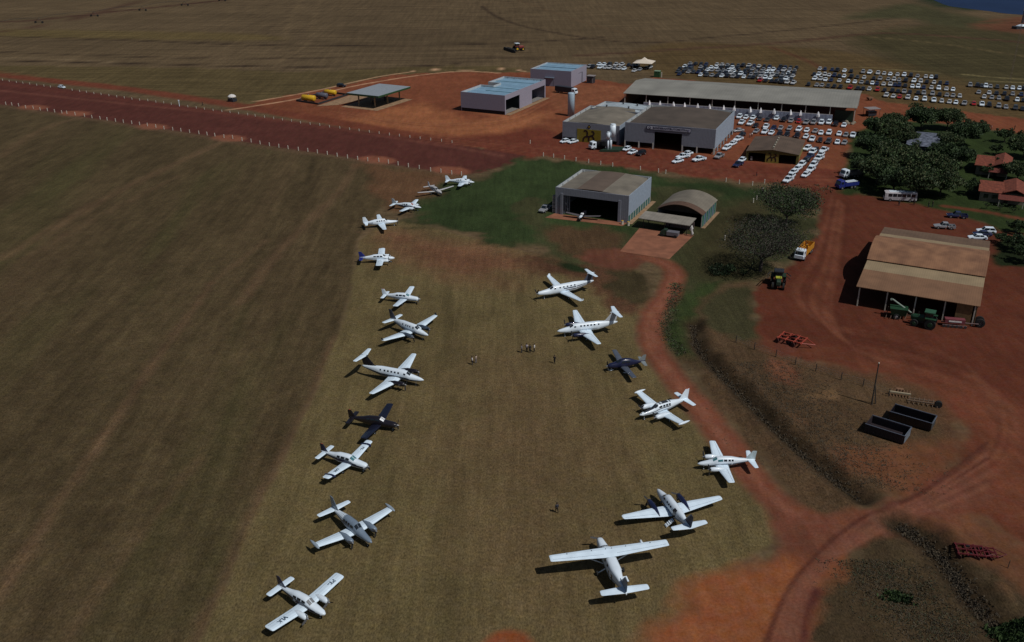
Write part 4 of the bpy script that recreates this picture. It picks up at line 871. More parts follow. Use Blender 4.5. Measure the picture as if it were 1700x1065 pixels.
for k, (z, rx, ry, ox) in enumerate(((.25, .28, .15, .15), (.9, .30, .2, .3), (1.4, .18, .14, .15), (1.9, .45, .25, -.1), (2.3, .42, .2, .1), (2.9, .12, .1, .05))):
    rr.append([(ox+rx*(1+.25*math.sin(3*t+k))*math.cos(t), ry*math.sin(t), z+.12*math.sin(2*t+k)) for t in (i*math.pi/6 for i in range(12))])
q.rings(rr); q.build('cloth', WHITEC, r, True)

# big dealership hall with sign
def sheet_hall(name, label, corners, H, front, side, roofm, rise=1.0, extra=None, cat='building', base_gap=1.7, doors=()):
    loc, a, W, D = rect(corners, H)
    r = thing(name, label, cat, loc, a)
    wallx(W, 0, .25, 0, H, front, WALLB, r); wallx(W, D-.2, D, 0, H, [], WALLB, r)
    wally(D-.2, 0, .2, 0, H, [], WALLY, r, s=.25); wally(D-.2, W-.2, W, 0, H, side, MATS['blue_grey_sheet_sunlit'], r, s=.25)  # right wall takes the paler sheet with sunlight in its colour
    arch_roof(.3, W-.3, .3, D-.3, H-.9, rise, roofm, r)
    inner(W, D, H, r); parapet_ribs(W, D, H, r)
    return r, W, D
H = 8.6
loc, a, W, D = rect([(1035.3, 202), (1187, 214.8), (1222.7, 182.4), (1081.4, 174)], H)
fr = [(.4, W*.155, 0, 2.0), (W*.175, W*.315, 0, 2.0), (W*.335, W*.64, 0, 6.1), (W*.66, W*.80, 0, 2.0), (W*.82, W-.5, 0, 2.0)]
r, W, D = sheet_hall('showroom_hall', 'large grey-blue hall with brown roof and long white sign above its door', [(1035.3, 202), (1187, 214.8), (1222.7, 182.4), (1081.4, 174)], H, fr, [(.6+i*5.2, 4.9+i*5.2, 0, 1.8) for i in range(6)], [(2, ROOFD)])
q = MB()
for x in (.2, W*.165, W*.325, W*.65, W*.81, W-.25): q.box(x-.15, x+.15, -.12, -.01, 0, 2.2)
for i in range(7): q.box(W+.01, W+.12, .25+i*5.2, .6+i*5.2, 0, 1.9)
q.build('column', POSTW, r)
sx0, sx1 = W*.265, W*.735
q = MB(); q.box(sx0, sx1, -.22, -.03, 6.75, 8.25); q.tube((sx0, -.03, 7.5), (sx0, -.22, 7.5), .75, .75, 20); q.build('sign_border', NAVY, r)
q = MB(); q.box(sx0+.1, sx1-.15, -.26, -.225, 6.95, 8.05); q.tube((sx0+.1, -.225, 7.5), (sx0+.1, -.26, 7.5), .55, .55, 20); sg = q.build('sign_board', mat('sign_white', (.42, .42, .48), .6, var=.05), r)
mt = lambda x, z: Matrix.Translation((x, -.28, z)) @ Matrix.Rotation(math.pi/2, 4, 'X')
text('BANDEIRANTE', .95, NAVY, sg, mt(sx0+(sx1-sx0)*.32, 7.5)); text('AUTOMOTIVA', .95, NAVY, sg, mt(sx0+(sx1-sx0)*.72, 7.5))
MB().tube((sx0+.55, -.262, 7.5), (sx0+.55, -.30, 7.5), .42, .42, 16).build('emblem_disc', NAVY, sg); MB().tube((sx0+.55, -.302, 7.5), (sx0+.55, -.33, 7.5), .2, .2, 16).build('emblem_ring', MATS['sign_white'], sg)
MB().tube((sx1-.8, -.262, 7.5), (sx1-.8, -.30, 7.5), .38, .38, 16).build('emblem_disc', mat('pale_emblem', (.2, .2, .3), .6), sg)

def emblem(root, x, z, s, y):
    "black double-figure mark: two hooks leaning together above two arched legs"
    q = MB()
    for mx in (-1,):
        L = [(-1.0, 1.1), (-.75, 1.2), (-.42, 1.05), (-.3, .6), (-.42, .25), (-.1, .0)]
        Rr = [(.62, 1.12), (.95, 1.05), (1.1, .72), (.95, .38), (.5, .2), (.1, .0)]
        A1 = [(-1.2, -1.0), (-1.15, -.45), (-.85, -.12), (-.4, .02), (0, -.05), (0, -.85)]
        A2 = [(.35, .2), (.75, .1), (1.05, -.25), (1.15, -.95)]
        for pl in (L, Rr, A1, A2):
            for p0, p1 in zip(pl, pl[1:]):
                dx, dz = p1[0]-p0[0], p1[1]-p0[1]; l_ = math.hypot(dx, dz); nx2, nz2 = -dz/l_*.15, dx/l_*.15; ex, ez = dx/l_*.08, dz/l_*.08
                P4 = [(p0[0]-ex+nx2, p0[1]-ez+nz2), (p0[0]-ex-nx2, p0[1]-ez-nz2), (p1[0]+ex-nx2, p1[1]+ez-nz2), (p1[0]+ex+nx2, p1[1]+ez+nz2)]
                yy = y-rnd.uniform(0, .02)
                q.rings([[(x+s*a_, yy, z+s*b_) for a_, b_ in P4], [(x+s*a_, yy-.04, z+s*b_) for a_, b_ in P4]])
    q.build('emblem', BLACKP, root)
H = 6.8
r, W, D = sheet_hall('workshop_hall', 'grey hall with yellow panel and black double emblem beside the showroom', [(930.6, 200.3), (1023.6, 209.2), (1075, 180), (981.6, 176.2)], H, [(.3, 5.2, 0, 1.3), (16.2, W*.0+20.6, 0, 1.3)], [], [(2, ROOFG)], rise=1.2)
q = MB(); q.box(W*.265, W*.685, -.12, -.02, 0, 4.7); pn = q.build('yellow_panel', YPAN, r)
emblem(pn, W*.475, 2.15, 1.75, -.13)
q = MB(); cx_, cz_ = W*.475, 5.65
q.rings([[(cx_, -.05, cz_-.8), (cx_+.65, -.05, cz_), (cx_, -.05, cz_+.8), (cx_-.65, -.05, cz_)], [(cx_, -.14, cz_-.8), (cx_+.65, -.14, cz_), (cx_, -.14, cz_+.8), (cx_-.65, -.14, cz_)]]); q.build('diamond_mark', BLACKP, r)
q = MB(); q.rings([[(cx_, -.145, cz_-.28), (cx_+.24, -.145, cz_), (cx_, -.145, cz_+.28), (cx_-.24, -.145, cz_)], [(cx_, -.17, cz_-.28), (cx_+.24, -.17, cz_), (cx_, -.17, cz_+.28), (cx_-.24, -.17, cz_)]]); q.build('diamond_centre', YEL, r)
loc, a, W, D = rect([(984, 178.5), (1058, 187), (1082, 174.5), (1003, 167)], 6.8)
r = thing('annex_hall', 'low annex with pale blue-white roof behind the workshop hall', 'building', loc, a)
wallx(W, 0, .2, 0, 6.8, [], WALLB, r); wallx(W, D-.2, D, 0, 6.8, [], WALLB, r); wally(D-.2, 0, .2, 0, 6.8, [], WALLY, r, s=.2); wally(D-.2, W-.2, W, 0, 6.8, [], WALLY, r, s=.2)
arch_roof(.26, W-.26, .25, D-.25, 6.0, .9, [(2, mat('pale_white_roof', (.36, .42, .46), .5, var=.15, scale=.5, stripes=(0, .8, .08)))], r); inner(W, D, 6.8, r)
for fx, fy in ((.25, .3), (.45, .8), (.7, .35), (.75, .8)):
    q = MB(); q.tube((W*fx, D*fy, 6.6), (W*fx, D*fy, 7.4), .28, .28, 8); q.tube((W*fx, D*fy, 7.4), (W*fx, D*fy, 7.7), .45, .1, 8); q.build('roof_vent', DARKM, r)

# two pale-roofed halls further back
H = 7.9
loc, a, W, D = rect([(763.8, 151.8), (838, 158), (906, 131.5), (837, 126)], H)
r = thing('blue_roofed_hall', 'long grey hall with pale blue roof, notched side and two open bays', 'building', loc, a)
WP = mat('mauve_grey_sheet', (.23, .22, .29), .55, var=.06, stripes=(0, 2, .08)); WQ = mat('mauve_grey_sheet_sunlit', (.30, .29, .36), .5, var=.06, stripes=(1, 2, .08))  # sides use a lighter copy of the front sheet, sunlight painted in
bl = mat('painted_base_shade', (.02, .018, .02), .9)  # near-black strip paints in the shade of the gap under the front wall
wallx(W, 0, .25, 1.5, H, [], WP, r); MB().box(.3, W-.3, .4, .6, 0, 1.5).build('base_shade_strip', bl, r)
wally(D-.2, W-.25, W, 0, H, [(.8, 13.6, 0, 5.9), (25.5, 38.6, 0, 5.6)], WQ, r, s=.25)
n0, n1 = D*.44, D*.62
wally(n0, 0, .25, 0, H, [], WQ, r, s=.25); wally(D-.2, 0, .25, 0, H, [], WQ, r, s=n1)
q = MB(); q.box(0, W*.30, n0, n0+.2, 0, H); q.box(0, W*.30, n1-.2, n1, 0, H); q.box(W*.30, W*.30+.2, n0+.2, n1-.2, 0, H); q.build('notch_wall', PARA, r)
wallx(W, D-.2, D, 0, H, [], WP, r)
q = MB(); q.box(.3, W-.3, .3, n0-.02, H-.95, H-.8); q.box(W*.30+.22, W-.3, n0-.02, n1+.02, H-.95, H-.8, 0); q.box(.3, W-.3, n1+.02, D-.25, H-.90, H-.75); q.box(.3, W-.3, n0+.0, n0+.15, H-.8, H-.62, 1); q.box(W*.30+.3, W-.3, D*.25, D*.25+.15, H-.8, H-.6, 1); q.box(.3, W-.3, D*.8, D*.8+.15, H-.75, H-.6, 1); q.build('roof', [BLUEROOF, mat('teal_seam', (.1, .22, .24), .5)], r)
q = MB(); q.box(.26, .3, .3, n0, H-.8, H-.02); q.box(.26, .3, n1, D-.2, H-.8, H-.02); q.box(.3, W-.3, D-.26, D-.21, H-.8, H-.02); q.build('parapet_lining', PARA, r)
q = MB()
for i in range(6): q.box(W*(.1+.16*i), W*(.1+.16*i)+.1, D-.5, D-.27, H-.8, H-.1)
q.build('parapet_brace', GREYP, r)
MB().box(W-.24, W-.02, 13.9, 25.2, .02, 1.6).build('green_base', mat('dull_teal', (.06, .11, .10), .7), r)
MB().box(W+.02, W+2.2, .2, D-.2, .02, .12).build('footing', CONC, r)
q = MB(); q.box(.3, W-.5, .7, D-.4, .01, .06); q.build('floor_slab', CONCG, r)
H = 7.4
loc, a, W, D = rect([(879, 114), (948, 117.5), (975, 107), (909, 102.5)], H)
r = thing('far_hall', 'grey hall with pale blue roof and tall side door, farthest back', 'building', loc, a)
wallx(W, 0, .25, 0, H, [], WP, r); wally(D-.2, W-.25, W, 0, H, [(9.5, 15, 0, 5)], WQ, r, s=.25); wally(D-.2, 0, .25, 0, H, [], WQ, r, s=.25); wallx(W, D-.2, D, 0, H, [], WP, r)
MB().box(W-.2, W-.1, 9.5, 14.3, 0, 4.8).build('sliding_door', WQ, r)
q = MB(); q.box(.3, W-.3, .3, D*.55, H-.9, H-.75); q.box(.3, W-.3, D*.55+.01, D-.25, H-.6, H-.5); q.build('roof', BLUEROOF, r)
q = MB(); q.box(.26, .3, .3, D-.2, H-.5, H-.02); q.box(.3, W-.3, D-.26, D-.21, H-.5, H-.02)
for i in range(5): q.box(W*(.12+.18*i), W*(.12+.18*i)+.1, D-.5, D-.27, H-.5, H-.1)
q.build('parapet_lining', PARA, r)
g = G(907, 143); r2 = thing('lean_to_shed', 'dark open lean-to between the two pale blue roofed halls', 'shed', g, a)
MB().box(-1, 3.5, 0, 5, 3.9, 4.1).build('roof', GREYP, r2)
for x, y in ((-.9, .1), (3.3, .1), (-.9, 4.8), (3.3, 4.8)): MB().box(x, x+.15, y, y+.15, 0, 3.9).build('post', DARKM, r2)
MB().box(-.8, 3.3, 4.5, 4.65, 0, 3.8).build('back_panel', DGREY, r2)
g = G(981, 137); r2 = thing('portable_cabin', 'small dark portable cabin with pale roof beside the farthest hall', 'cabin', g, a)
MB().box(-1.6, 1.6, -1.5, 1.5, 0, 3.2).build('cabin_body', DGREY, r2); MB().box(-1.9, 1.9, -1.8, 1.8, 3.2, 3.45).build('roof', GREYC, r2); MB().box(1.0, 1.5, -1.6, -1.51, .2, 2.4).build('door', GREYC, r2); MB().box(-.9, .3, -1.6, -1.51, 1.2, 2.2).build('window', GLASS, r2)

# long open shed
H = 6.2
loc, a, W, D = rect([(1040.6, 153.5), (1418, 180), (1436, 150), (1066, 129.5)], H)
r = thing('long_open_shed', 'very long open-fronted shed with silver-grey roof', 'shed', loc, a)
q = MB(); m_ = D*.55
q.rings([[(0, 0, H-.15), (0, m_, H+1.7), (0, D, H-.15), (0, D, H), (0, m_, H+1.85), (0, 0, H)], [(W, 0, H-.15), (W, m_, H+1.7), (W, D, H-.15), (W, D, H), (W, m_, H+1.85), (W, 0, H)]]); q.build('roof', ROOFS, r)
nb = 11
for i in range(nb):
    x = .6+(W-1.4)*i/(nb-1); MB().box(x, x+.3, .4, .7, 0, H-.1).build('column', POSTW, r); MB().box(x, x+.3, D-.7, D-.4, 0, H-.1).build('column', POSTW, r)
q = MB(); q.box(9, W-8.5, -.4, -.2, 0, 3.0); q.box(9, W-8.5, -.2, .35, 3.0, 3.1, 1); q.build('front_wall', [mat('blue_grey_wall', (.26, .29, .38), .8, var=.15, stripes=(0, .7, .2)), GREYC], r)
MB().box(.5, .7, 3, D-.5, 0, H-.2).build('side_wall', RUST2, r); MB().box(.7, W-.7, D-.6, D-.45, 0, 2.6).build('rear_wall', DGREY, r)
MB().box(W-8, W-1, 3.0, 3.2, 0, 4.5).build('bay_screen', DGREEN, r)
base = loc; U = Vector((math.cos(a), math.sin(a))); V = Vector((-U.y, U.x))
xs_px = [883, 901.5, 922, 941, 961, 980, 1003, 1021]
ppx = [(1083.5, 178), (1102, 178.5), (1122.5, 181), (1141, 182), (1162, 184), (1181, 185.5), (1203.5, 188), (1221, 189), (1247, 191), (1263.7, 193), (1285.4, 195), (1311.6, 198), (1328.3, 199.5), (1356.8, 202)]
par0 = None
for i, (x, y) in enumerate(ppx):
    g = G(x, y, .0)
    # put them along the wall line
    t = (g.xy-Vector(base[:2])).dot(U); p = Vector(base[:2])+U*t-V*1.0
    lab = 'folded white parasol before the long shed, %s from the left' % ordn(i+1)
    if par0 is None:
        par0 = thing('folded_parasol', lab, 'parasol', (p.x, p.y, 0), a, 'folded parasols along the long open shed')
        MB().tube((0, 0, 0), (0, 0, 3.6), .05, .04, 6).build('pole', METAL, par0)
        q = MB(); q.rings([[(rr_*(1+.2*math.cos(4*t_))*math.cos(t_), rr_*(1+.2*math.cos(4*t_))*math.sin(t_), z) for t_ in (j*math.pi/6 for j in range(12))] for rr_, z in ((.38, 1.9), (.62, 2.3), (.5, 3.0), (.08, 4.2))]); q.build('canopy', mat('bright_canvas', (.8, .8, .82), .8), par0)
        MB().tube((0, 0, 0), (0, 0, .12), .35, .3, 10).build('base', CONCG, par0)
    else: dup(par0, (p.x, p.y, 0), a+i, lab)
g = G(1406, 204); r2 = thing('rubble_pile', 'beige heap of sacks at the long shed right corner', 'heap', g, a)
q = MB()
for k in range(10): x, y = rnd.uniform(-2, 3), rnd.uniform(-2, 2); s_ = rnd.uniform(.4, .9); q.rings([[(x+s_*f*math.cos(t_), y+s_*f*math.sin(t_), z*s_) for t_ in (j*math.pi/4 for j in range(8))] for f, z in ((1, 0), (.95, .5), (.5, .9), (.05, 1))])
q.build('heap_body', BEIGE, r2)
g = G(1446, 192); r2 = thing('field_kitchen_trailer', 'small dark stall with flat grey canopy right of the long shed', 'stall', g, R(10))
MB().box(-2.6, 2.6, -2.2, 2.2, 3.0, 3.15).build('canopy', GREYC, r2); MB().box(-1.8, 1.6, -1.2, 1.2, .3, 2.0).build('counter', DGREY, r2)
for x, y in ((-2.4, -2), (2.3, -2), (-2.4, 1.9), (2.3, 1.9)): MB().box(x, x+.1, y, y+.1, 0, 3).build('post', DARKM, r2)
g = G(1444, 166); r2 = thing('trailer_cart', 'small rusty-dark cart behind the long shed right end', 'cart', g, R(20))
MB().box(-1.2, 1.2, -.8, .8, .6, 1.3).build('cart_body', RUST2, r2)
for y in (-.9, .8): MB().tube((0, y, .45), (0, y+.1, .45), .45, .45, 10).build('wheel', TYRE, r2)
g = G(1091, 127.5); r2 = thing('green_container', 'small green container behind the long shed left end', 'container', g, a)
q = MB(); q.box(-1.4, 1.4, -1.2, 1.2, .1, 2.9); q.build('container_body', GREEN, r2); MB().box(-1.5, 1.5, -1.3, 1.3, 2.9, 3.0).build('roof', mat('pale_green', (.2, .3, .2), .6), r2); MB().box(1.9, 2.3, -.3, .2, 0, 2.4).build('side_locker', POSTW, r2)

# small yellow workshop
H = 3.5
loc, a, W, D = rect([(1242, 249), (1325, 257), (1339, 232), (1251, 226)], H)
r = thing('small_workshop', 'small brown-roofed workshop with yellow front panel and black emblem', 'building', loc, a)
q = MB(); rg = H+1.0
q.rings([[(0, -.3, H-.12), (W/2, -.3, rg-.12), (W, -.3, H-.12), (W, -.3, H), (W/2, -.3, rg), (0, -.3, H)], [(0, D, H-.12), (W/2, D, rg-.12), (W, D, H-.12), (W, D, H), (W/2, D, rg), (0, D, H)]]); q.build('roof', ROOFB, r)
wallx(W, .3, .5, 0, H-.15, [(.8, W*.37, 0, 2.9), (W*.63, W-.8, 0, 2.9)], mat('yellow_wall', (.16, .13, .03), .7, var=.15), r)
wally(D-.2, W-.6, W-.4, 0, H-.15, [], mat('pale_yellow_wall', (.24, .21, .06), .8, var=.2, stripes=(1, .3, .35)), r, s=.5); wally(D-.2, .3, .5, 0, H-.15, [], MATS['yellow_wall'], r, s=.5); wallx(W-.4, D-.4, D-.2, 0, H-.15, [], MATS['yellow_wall'], r)
q = MB(); q.rings([[(.3, .32, H-.15), (W-.3, .32, H-.15), (W/2, .32, rg-.2)], [(.3, .48, H-.15), (W-.3, .48, H-.15), (W/2, .48, rg-.2)]]); q.build('gable', MATS['yellow_wall'], r)
pn = MB().box(W*.375, W*.625, .12, .27, 0, 3.2).build('yellow_panel', mat('ochre_panel', (.22, .17, .03), .7), r)
emblem(pn, W*.5, 1.75, 1.15, .11)
for i in range(5): q = MB(); y = 2+i*3.3; q.tube((W/2, y, rg-.1), (W/2, y, rg+.45), .22, .22, 8); q.tube((W/2, y, rg+.45), (W/2, y, rg+.75), .38, .1, 8); q.build('roof_vent', mat('vent_metal', (.3, .28, .22), .6), r)
MB().box(1.6, 2.2, .31, .49, .3, 1.6).build('notice_board', GREYC, r)

# fuel canopy + tanks + silo + water tower
H = 5.6
loc, a, W, D = rect([(573.8, 153.9), (628, 158.8), (681.9, 143.3), (630, 138)], H)
r = thing('fuel_canopy', 'flat filling-station canopy with green edge on yellowish columns', 'canopy', loc, a)
MB().box(0, W, 0, D, H-.8, H-.1).build('fascia', mat('green_fascia', (.02, .06, .025), .5), r); MB().box(.1, W-.1, .1, D-.1, H-.1, H).build('roof', mat('canopy_roof', (.26, .29, .32), .5, var=.1, stripes=(1, .5, .05)), r)
MB().box(W+.001, W+.04, .3, D-.3, H-.45, H-.15).build('green_trim', GREEN, r)
for fx, fy in ((.25, .12), (.25, .5), (.25, .88), (.75, .12), (.75, .5), (.75, .88)): MB().box(W*fx-.25, W*fx+.25, D*fy-.2, D*fy+.2, 0, H-.8).build('column', mat('ochre_column', (.30, .23, .14), .8), r)
for fy in (.32, .68): MB().box(W*.5-.4, W*.5+.4, D*fy-.5, D*fy+.5, .15, 1.9).build('fuel_pump', DGREY, r)
o = tag(MB().quad((-1.5, -2.5, .03), (W+.8, -2.5, .03), (W+.8, D, .03), (-1.5, D, .03)).build('forecourt_slab', CONC), None, kind='structure'); o.matrix_world = Matrix.Translation(loc) @ Matrix.Rotation(a, 4, 'Z')
tb = gp([(492, 168), (528, 173.5), (577, 158), (541, 153)])
r = thing('bund_wall', 'low dark bund wall round the fuel tanks', 'wall', (0, 0, 0))
for i in range(4):
    p0, p1 = Vector(tb[i]), Vector(tb[(i+1) % 4]); d = (p1-p0).normalized(); n_ = Vector((-d.y, d.x))*.12
    MB().rings([[(p0.x-n_.x, p0.y-n_.y, 0), (p1.x-n_.x, p1.y-n_.y, 0), (p1.x-n_.x, p1.y-n_.y, .8), (p0.x-n_.x, p0.y-n_.y, .8)], [(p0.x+n_.x, p0.y+n_.y, 0), (p1.x+n_.x, p1.y+n_.y, 0), (p1.x+n_.x, p1.y+n_.y, .8), (p0.x+n_.x, p0.y+n_.y, .8)]]).build('bund_side', DARKM, r)
tag(MB().quad(*[(x, y, .03) for x, y in gp([(525, 176), (560, 174), (640, 156), (580, 158)])]).build('tank_yard_slab', CONC), None, kind='structure')
def tank(px, py, L, rr_, m, label, ang):
    r = thing('fuel_tank', label, 'tank', G(px, py), ang); q = MB()
    q.rings([[(x*L/2, rr_*f*math.cos(t_), rr_+.6+rr_*f*math.sin(t_)) for t_ in (j*math.pi/8 for j in range(16))] for x, f in ((-1.06, .3), (-1.03, .8), (-.97, 1), (.97, 1), (1.03, .8), (1.06, .3))]); q.build('tank_shell', m, r, True)
    for x in (-.6, .6): MB().box(x*L/2-.2, x*L/2+.2, -rr_*.8, rr_*.8, 0, .75).build('saddle', CONCG, r)
    MB().tube((0, 0, 2*rr_+.55), (0, 0, 2*rr_+.85), .3, .3, 10).build('hatch', METAL, r)
tank(513, 169, 6.3, 1.25, YEL, 'large yellow horizontal tank, nearer one left of the canopy', R(-26)); tank(549, 158.5, 5.6, 1.05, YEL, 'smaller yellow horizontal tank behind the grey one', R(-26)); tank(535, 164, 5.4, 1.1, mat('grey_shell', (.10, .10, .13), .5), 'grey horizontal tank between the two yellow tanks', R(-26))
r = thing('silo', 'tall pale blue cylindrical tank behind the workshop hall', 'silo', G(947.8, 192)); q = MB(); rr_ = 1.35
q.rings([[(rr_*f*math.cos(t_), rr_*f*math.sin(t_), z) for t_ in (j*math.pi/14 for j in range(28))] for z, f in ((0, 1), (9.0, 1), (9.25, .9), (9.4, .4), (9.45, .05))]); q.build('silo_shell', mat('pale_blue_tank', (.34, .44, .52), .4, var=.06), r, True)
q = MB(); [q.box(rr_+.1, rr_+.2, y, y+.05, .3, 9.6) for y in (-.25, .25)]; [q.box(rr_+.1, rr_+.16, -.25, .25, .5+k*.6, .55+k*.6) for k in range(15)]; q.build('ladder', METAL, r)
r = thing('water_tower', 'white double water tower with two cylinders in front of workshop hall', 'water tower', G(1013.5, 250))
for (x, y, z0, z1, r0) in ((0, 0, 0, 5.2, .42), (-1.0, -.6, 0, 4.4, .3)): MB().tube((x, y, z0), (x, y, z1), r0, r0, 16).build('column', WHITE, r, True)
q = MB(); q.tube((.6, .1, 5.0), (.6, .1, 9.2), 1.0, 1.0, 20); q.tube((.6, .1, 9.2), (.6, .1, 9.4), 1.05, .7, 20); q.build('tank', WHITE, r, True)
q = MB(); q.tube((-1.0, -.6, 4.3), (-1.0, -.6, 6.6), .62, .62, 16); q.tube((-1.0, -.6, 6.6), (-1.0, -.6, 6.8), .66, .4, 16); q.build('tank', WHITE, r, True)
q = MB(); q.prism([(-4, -1.5), (2.5, -2), (6, 3), (1, 3.5)], 0, .7); q.build('planter_base', DGREEN, r)

# open farm shed on the right
H = 4.6
loc, a, W, D = rect([(1421.6, 475), (1620, 507), (1650.5, 400), (1468, 377)], H)
r = thing('farm_shed', 'large rust-roofed farm shed with raised middle vault and open front', 'shed', loc, a)
y1, y2 = D*.33, D*.71
def strip(y0, z0, y1_, z1, m, name='roof'):
    MB().rings([[(0, y0, z0-.12), (0, y1_, z1-.12), (0, y1_, z1), (0, y0, z0)], [(W, y0, z0-.12), (W, y1_, z1-.12), (W, y1_, z1), (W, y0, z0)]]).build(name, m, r)
strip(0, H, y1*.64, H+.75, RUST2); strip(y1*.64, H+.75, y1, H+1.15, ROOFP)
strip(y2, H+1.15, y2+(D-y2)*.38, H+.8, ROOFP); strip(y2+(D-y2)*.38, H+.8, D, H, mat('brown_grey_roof', A(104, 82, 66), .8, var=.15, scale=.3, stripes=(0, 1.2, .06)))
q = MB(); n = 12
for i in range(n):
    t0, t1 = i/n, (i+1)/n; f = lambda t: H+1.45+2.0*(1-(2*t-1)**2); ya, yb = y1-.3+(y2-y1+.6)*t0, y1-.3+(y2-y1+.6)*t1
    q.rings([[(-.1, ya, f(t0)-.12), (-.1, yb, f(t1)-.12), (-.1, yb, f(t1)), (-.1, ya, f(t0))], [(W+.1, ya, f(t0)-.12), (W+.1, yb, f(t1)-.12), (W+.1, yb, f(t1)), (W+.1, ya, f(t0))]])
q.build('vault_roof', RUST, r)
for yy in (y1, y2): MB().box(.05, W-.05, yy-.1, yy+.1, H+.95, H+1.5).build('clerestory', DARKM, r)
for i in range(5):
    x = .6+(W-1.5)*i/4
    for yy in (.4, y1, y2, D-.6): MB().box(x, x+.25, yy, yy+.25, 0, H-.1 if yy in (.4, D-.6) else H+.9).build('post', POSTW if yy == .4 else DARKM, r)
MB().box(W-4.2, W-1.2, .3, .5, 0, H-.2).build('front_panel', mat('tan_panel', A(124, 96, 62), .9, var=.2), r)
MB().box(W-.5, W-.35, .8, D-.8, 0, H-.2).build('side_wall', RUST2, r)
MB().box(.8, W-.8, D-.4, D-.3, 0, H-.2).build('rear_wall', RUST2, r)

# houses
def tile_house(label, c, H, low=None):
    loc, a, W, D = rect(c, H)
    r = thing('tiled_house', label, 'house', loc, a, 'orange tiled farm houses')
    MB().box(.6, W-.6, .6, D-.6, 0, H-.1).build('wall', BEIGE, r)
    q = MB(); rg = H+1.6
    q.rings([[(0, 0, H-.1), (W*.55, 0, H-.1), (W*.55, 0, H), (0, 0, H)], [(0, D/2, rg-.1), (W*.5, D/2, rg-.1), (W*.5, D/2, rg), (0, D/2, rg)], [(0, D, H-.1), (W*.55, D, H-.1), (W*.55, D, H), (0, D, H)]]); q.build('roof', TILE, r)
    q = MB(); q.rings([[(W*.5, -.4, H+.35), (W*.75, -.4, H+1.5), (W, -.4, H+.1), (W, -.4, H-.05), (W*.75, -.4, H+1.35), (W*.5, -.4, H+.2)], [(W*.5, D+.3, H+.35), (W*.75, D+.3, H+1.5), (W, D+.3, H+.1), (W, D+.3, H-.05), (W*.75, D+.3, H+1.35), (W*.5, D+.3, H+.2)]]); q.build('roof', TILE, r)
    q = MB(); q.rings([[(W*.42, -3.2, H-1.0), (W*.95, -3.2, H-1.0), (W*.95, -3.2, H-.9), (W*.42, -3.2, H-.9)], [(W*.42, .2, H-.25), (W*.95, .2, H-.25), (W*.95, .2, H-.15), (W*.42, .2, H-.15)]]); q.build('porch_roof', mat('dark_red_tile', A(108, 48, 38), .85, var=.2, stripes=(0, 2.5, .2)), r)
    for x in (W*.44, W*.92): MB().box(x, x+.2, -3.1, -2.9, 0, H-1.0).build('post', POSTW, r)
    for x in (1.6, W*.3): MB().box(x, x+1.2, .5, .59, 1.1, 2.2).build('window', GLASS, r)
    MB().box(W*.55, W*.55+1, .5, .59, 0, 2.1).build('door', WOOD, r)
tile_house('orange-tiled house among the trees, the farther of the two', [(1622, 273), (1676, 280), (1684, 262), (1620, 256)], 3.0)
tile_house('orange-tiled house, the nearer of the two at right edge', [(1626, 316), (1700, 325), (1712, 305), (1625, 299)], 3.0)
loc, a, W, D = rect([(1504, 240), (1560, 245), (1560, 221), (1510, 217)], 3.4)
r = thing('grey_roofed_house', 'house with pale streaked roof half hidden under the trees', 'house', loc, a)
MB().box(.5, W-.5, .5, D-.5, 0, 3.3).build('wall', mat('slate_wall', (.03, .035, .06), .8), r)
MB().box(W-.45, W-.2, .6, 2.4, 0, 3.3).build('white_pier', WHITE, r)
q = MB(); q.rings([[(0, 0, 3.3), (W, 0, 3.3), (W, 0, 3.4), (0, 0, 3.4)], [(0, D/2, 4.6), (W, D/2, 4.6), (W, D/2, 4.7), (0, D/2, 4.7)], [(0, D, 3.3), (W, D, 3.3), (W, D, 3.4), (0, D, 3.4)]]); q.build('roof', mat('streaky_grey_roof', (.15, .17, .22), .8, dirt=(.015, .02, .035), scale=.9), r)
for x in (1.5, 4.5): MB().box(x, x+1.3, .38, .48, 1.1, 2.2).build('window', GLASS, r)

# tents, booth, mast, lakeside
r = thing('marquee', 'white hip-roofed marquee among the parked cars', 'tent', G(1069, 113), R(-20))
q = MB(); q.rings([[(-5, -5, 3.2), (5, -5, 3.2), (5, 5, 3.2), (-5, 5, 3.2)], [(-1.4, -1.4, 4.4), (1.4, -1.4, 4.4), (1.4, 1.4, 4.4), (-1.4, 1.4, 4.4)], [(-.05, -.05, 5.6), (.05, -.05, 5.6), (.05, .05, 5.6), (-.05, .05, 5.6)]]); q.build('canopy', mat('cream_canvas', (.62, .55, .46), .8, var=.05), r)
for x, y in ((-4.8, -4.8), (4.8, -4.8), (4.8, 4.8), (-4.8, 4.8)): MB().box(x-.06, x+.06, y-.06, y+.06, 0, 3.25).build('post', METAL, r)
r = thing('booth', 'small white-roofed booth on a dark base beside the runway', 'booth', G(386, 168), R(-31))
MB().box(-1.6, 1.6, -1.2, 1.2, .1, 1.3).build('counter', DGREY, r); q = MB(); q.rings([[(1.8*f*math.cos(t_), 1.8*f*math.sin(t_), z) for t_ in (j*math.pi/6 for j in range(12))] for f, z in ((1, 2.0), (.98, 2.3), (.6, 2.9), (.05, 3.2))]); q.build('roof', WHITEC, r)
for x, y in ((-1.2, -1), (1.2, -1), (1.2, 1), (-1.2, 1)): MB().box(x-.05, x+.05, y-.05, y+.05, 1.3, 2.1).build('post', METAL, r)
r = thing('radio_mast', 'tall thin lattice mast rising behind the far right parked cars', 'mast', G(1672, 155)); q = MB(); Hm = 34
for k in range(3): t_ = k*2.094; q.tube((.35*math.cos(t_), .35*math.sin(t_), 0), (.3*math.cos(t_), .3*math.sin(t_), Hm), .035, .035, 4)
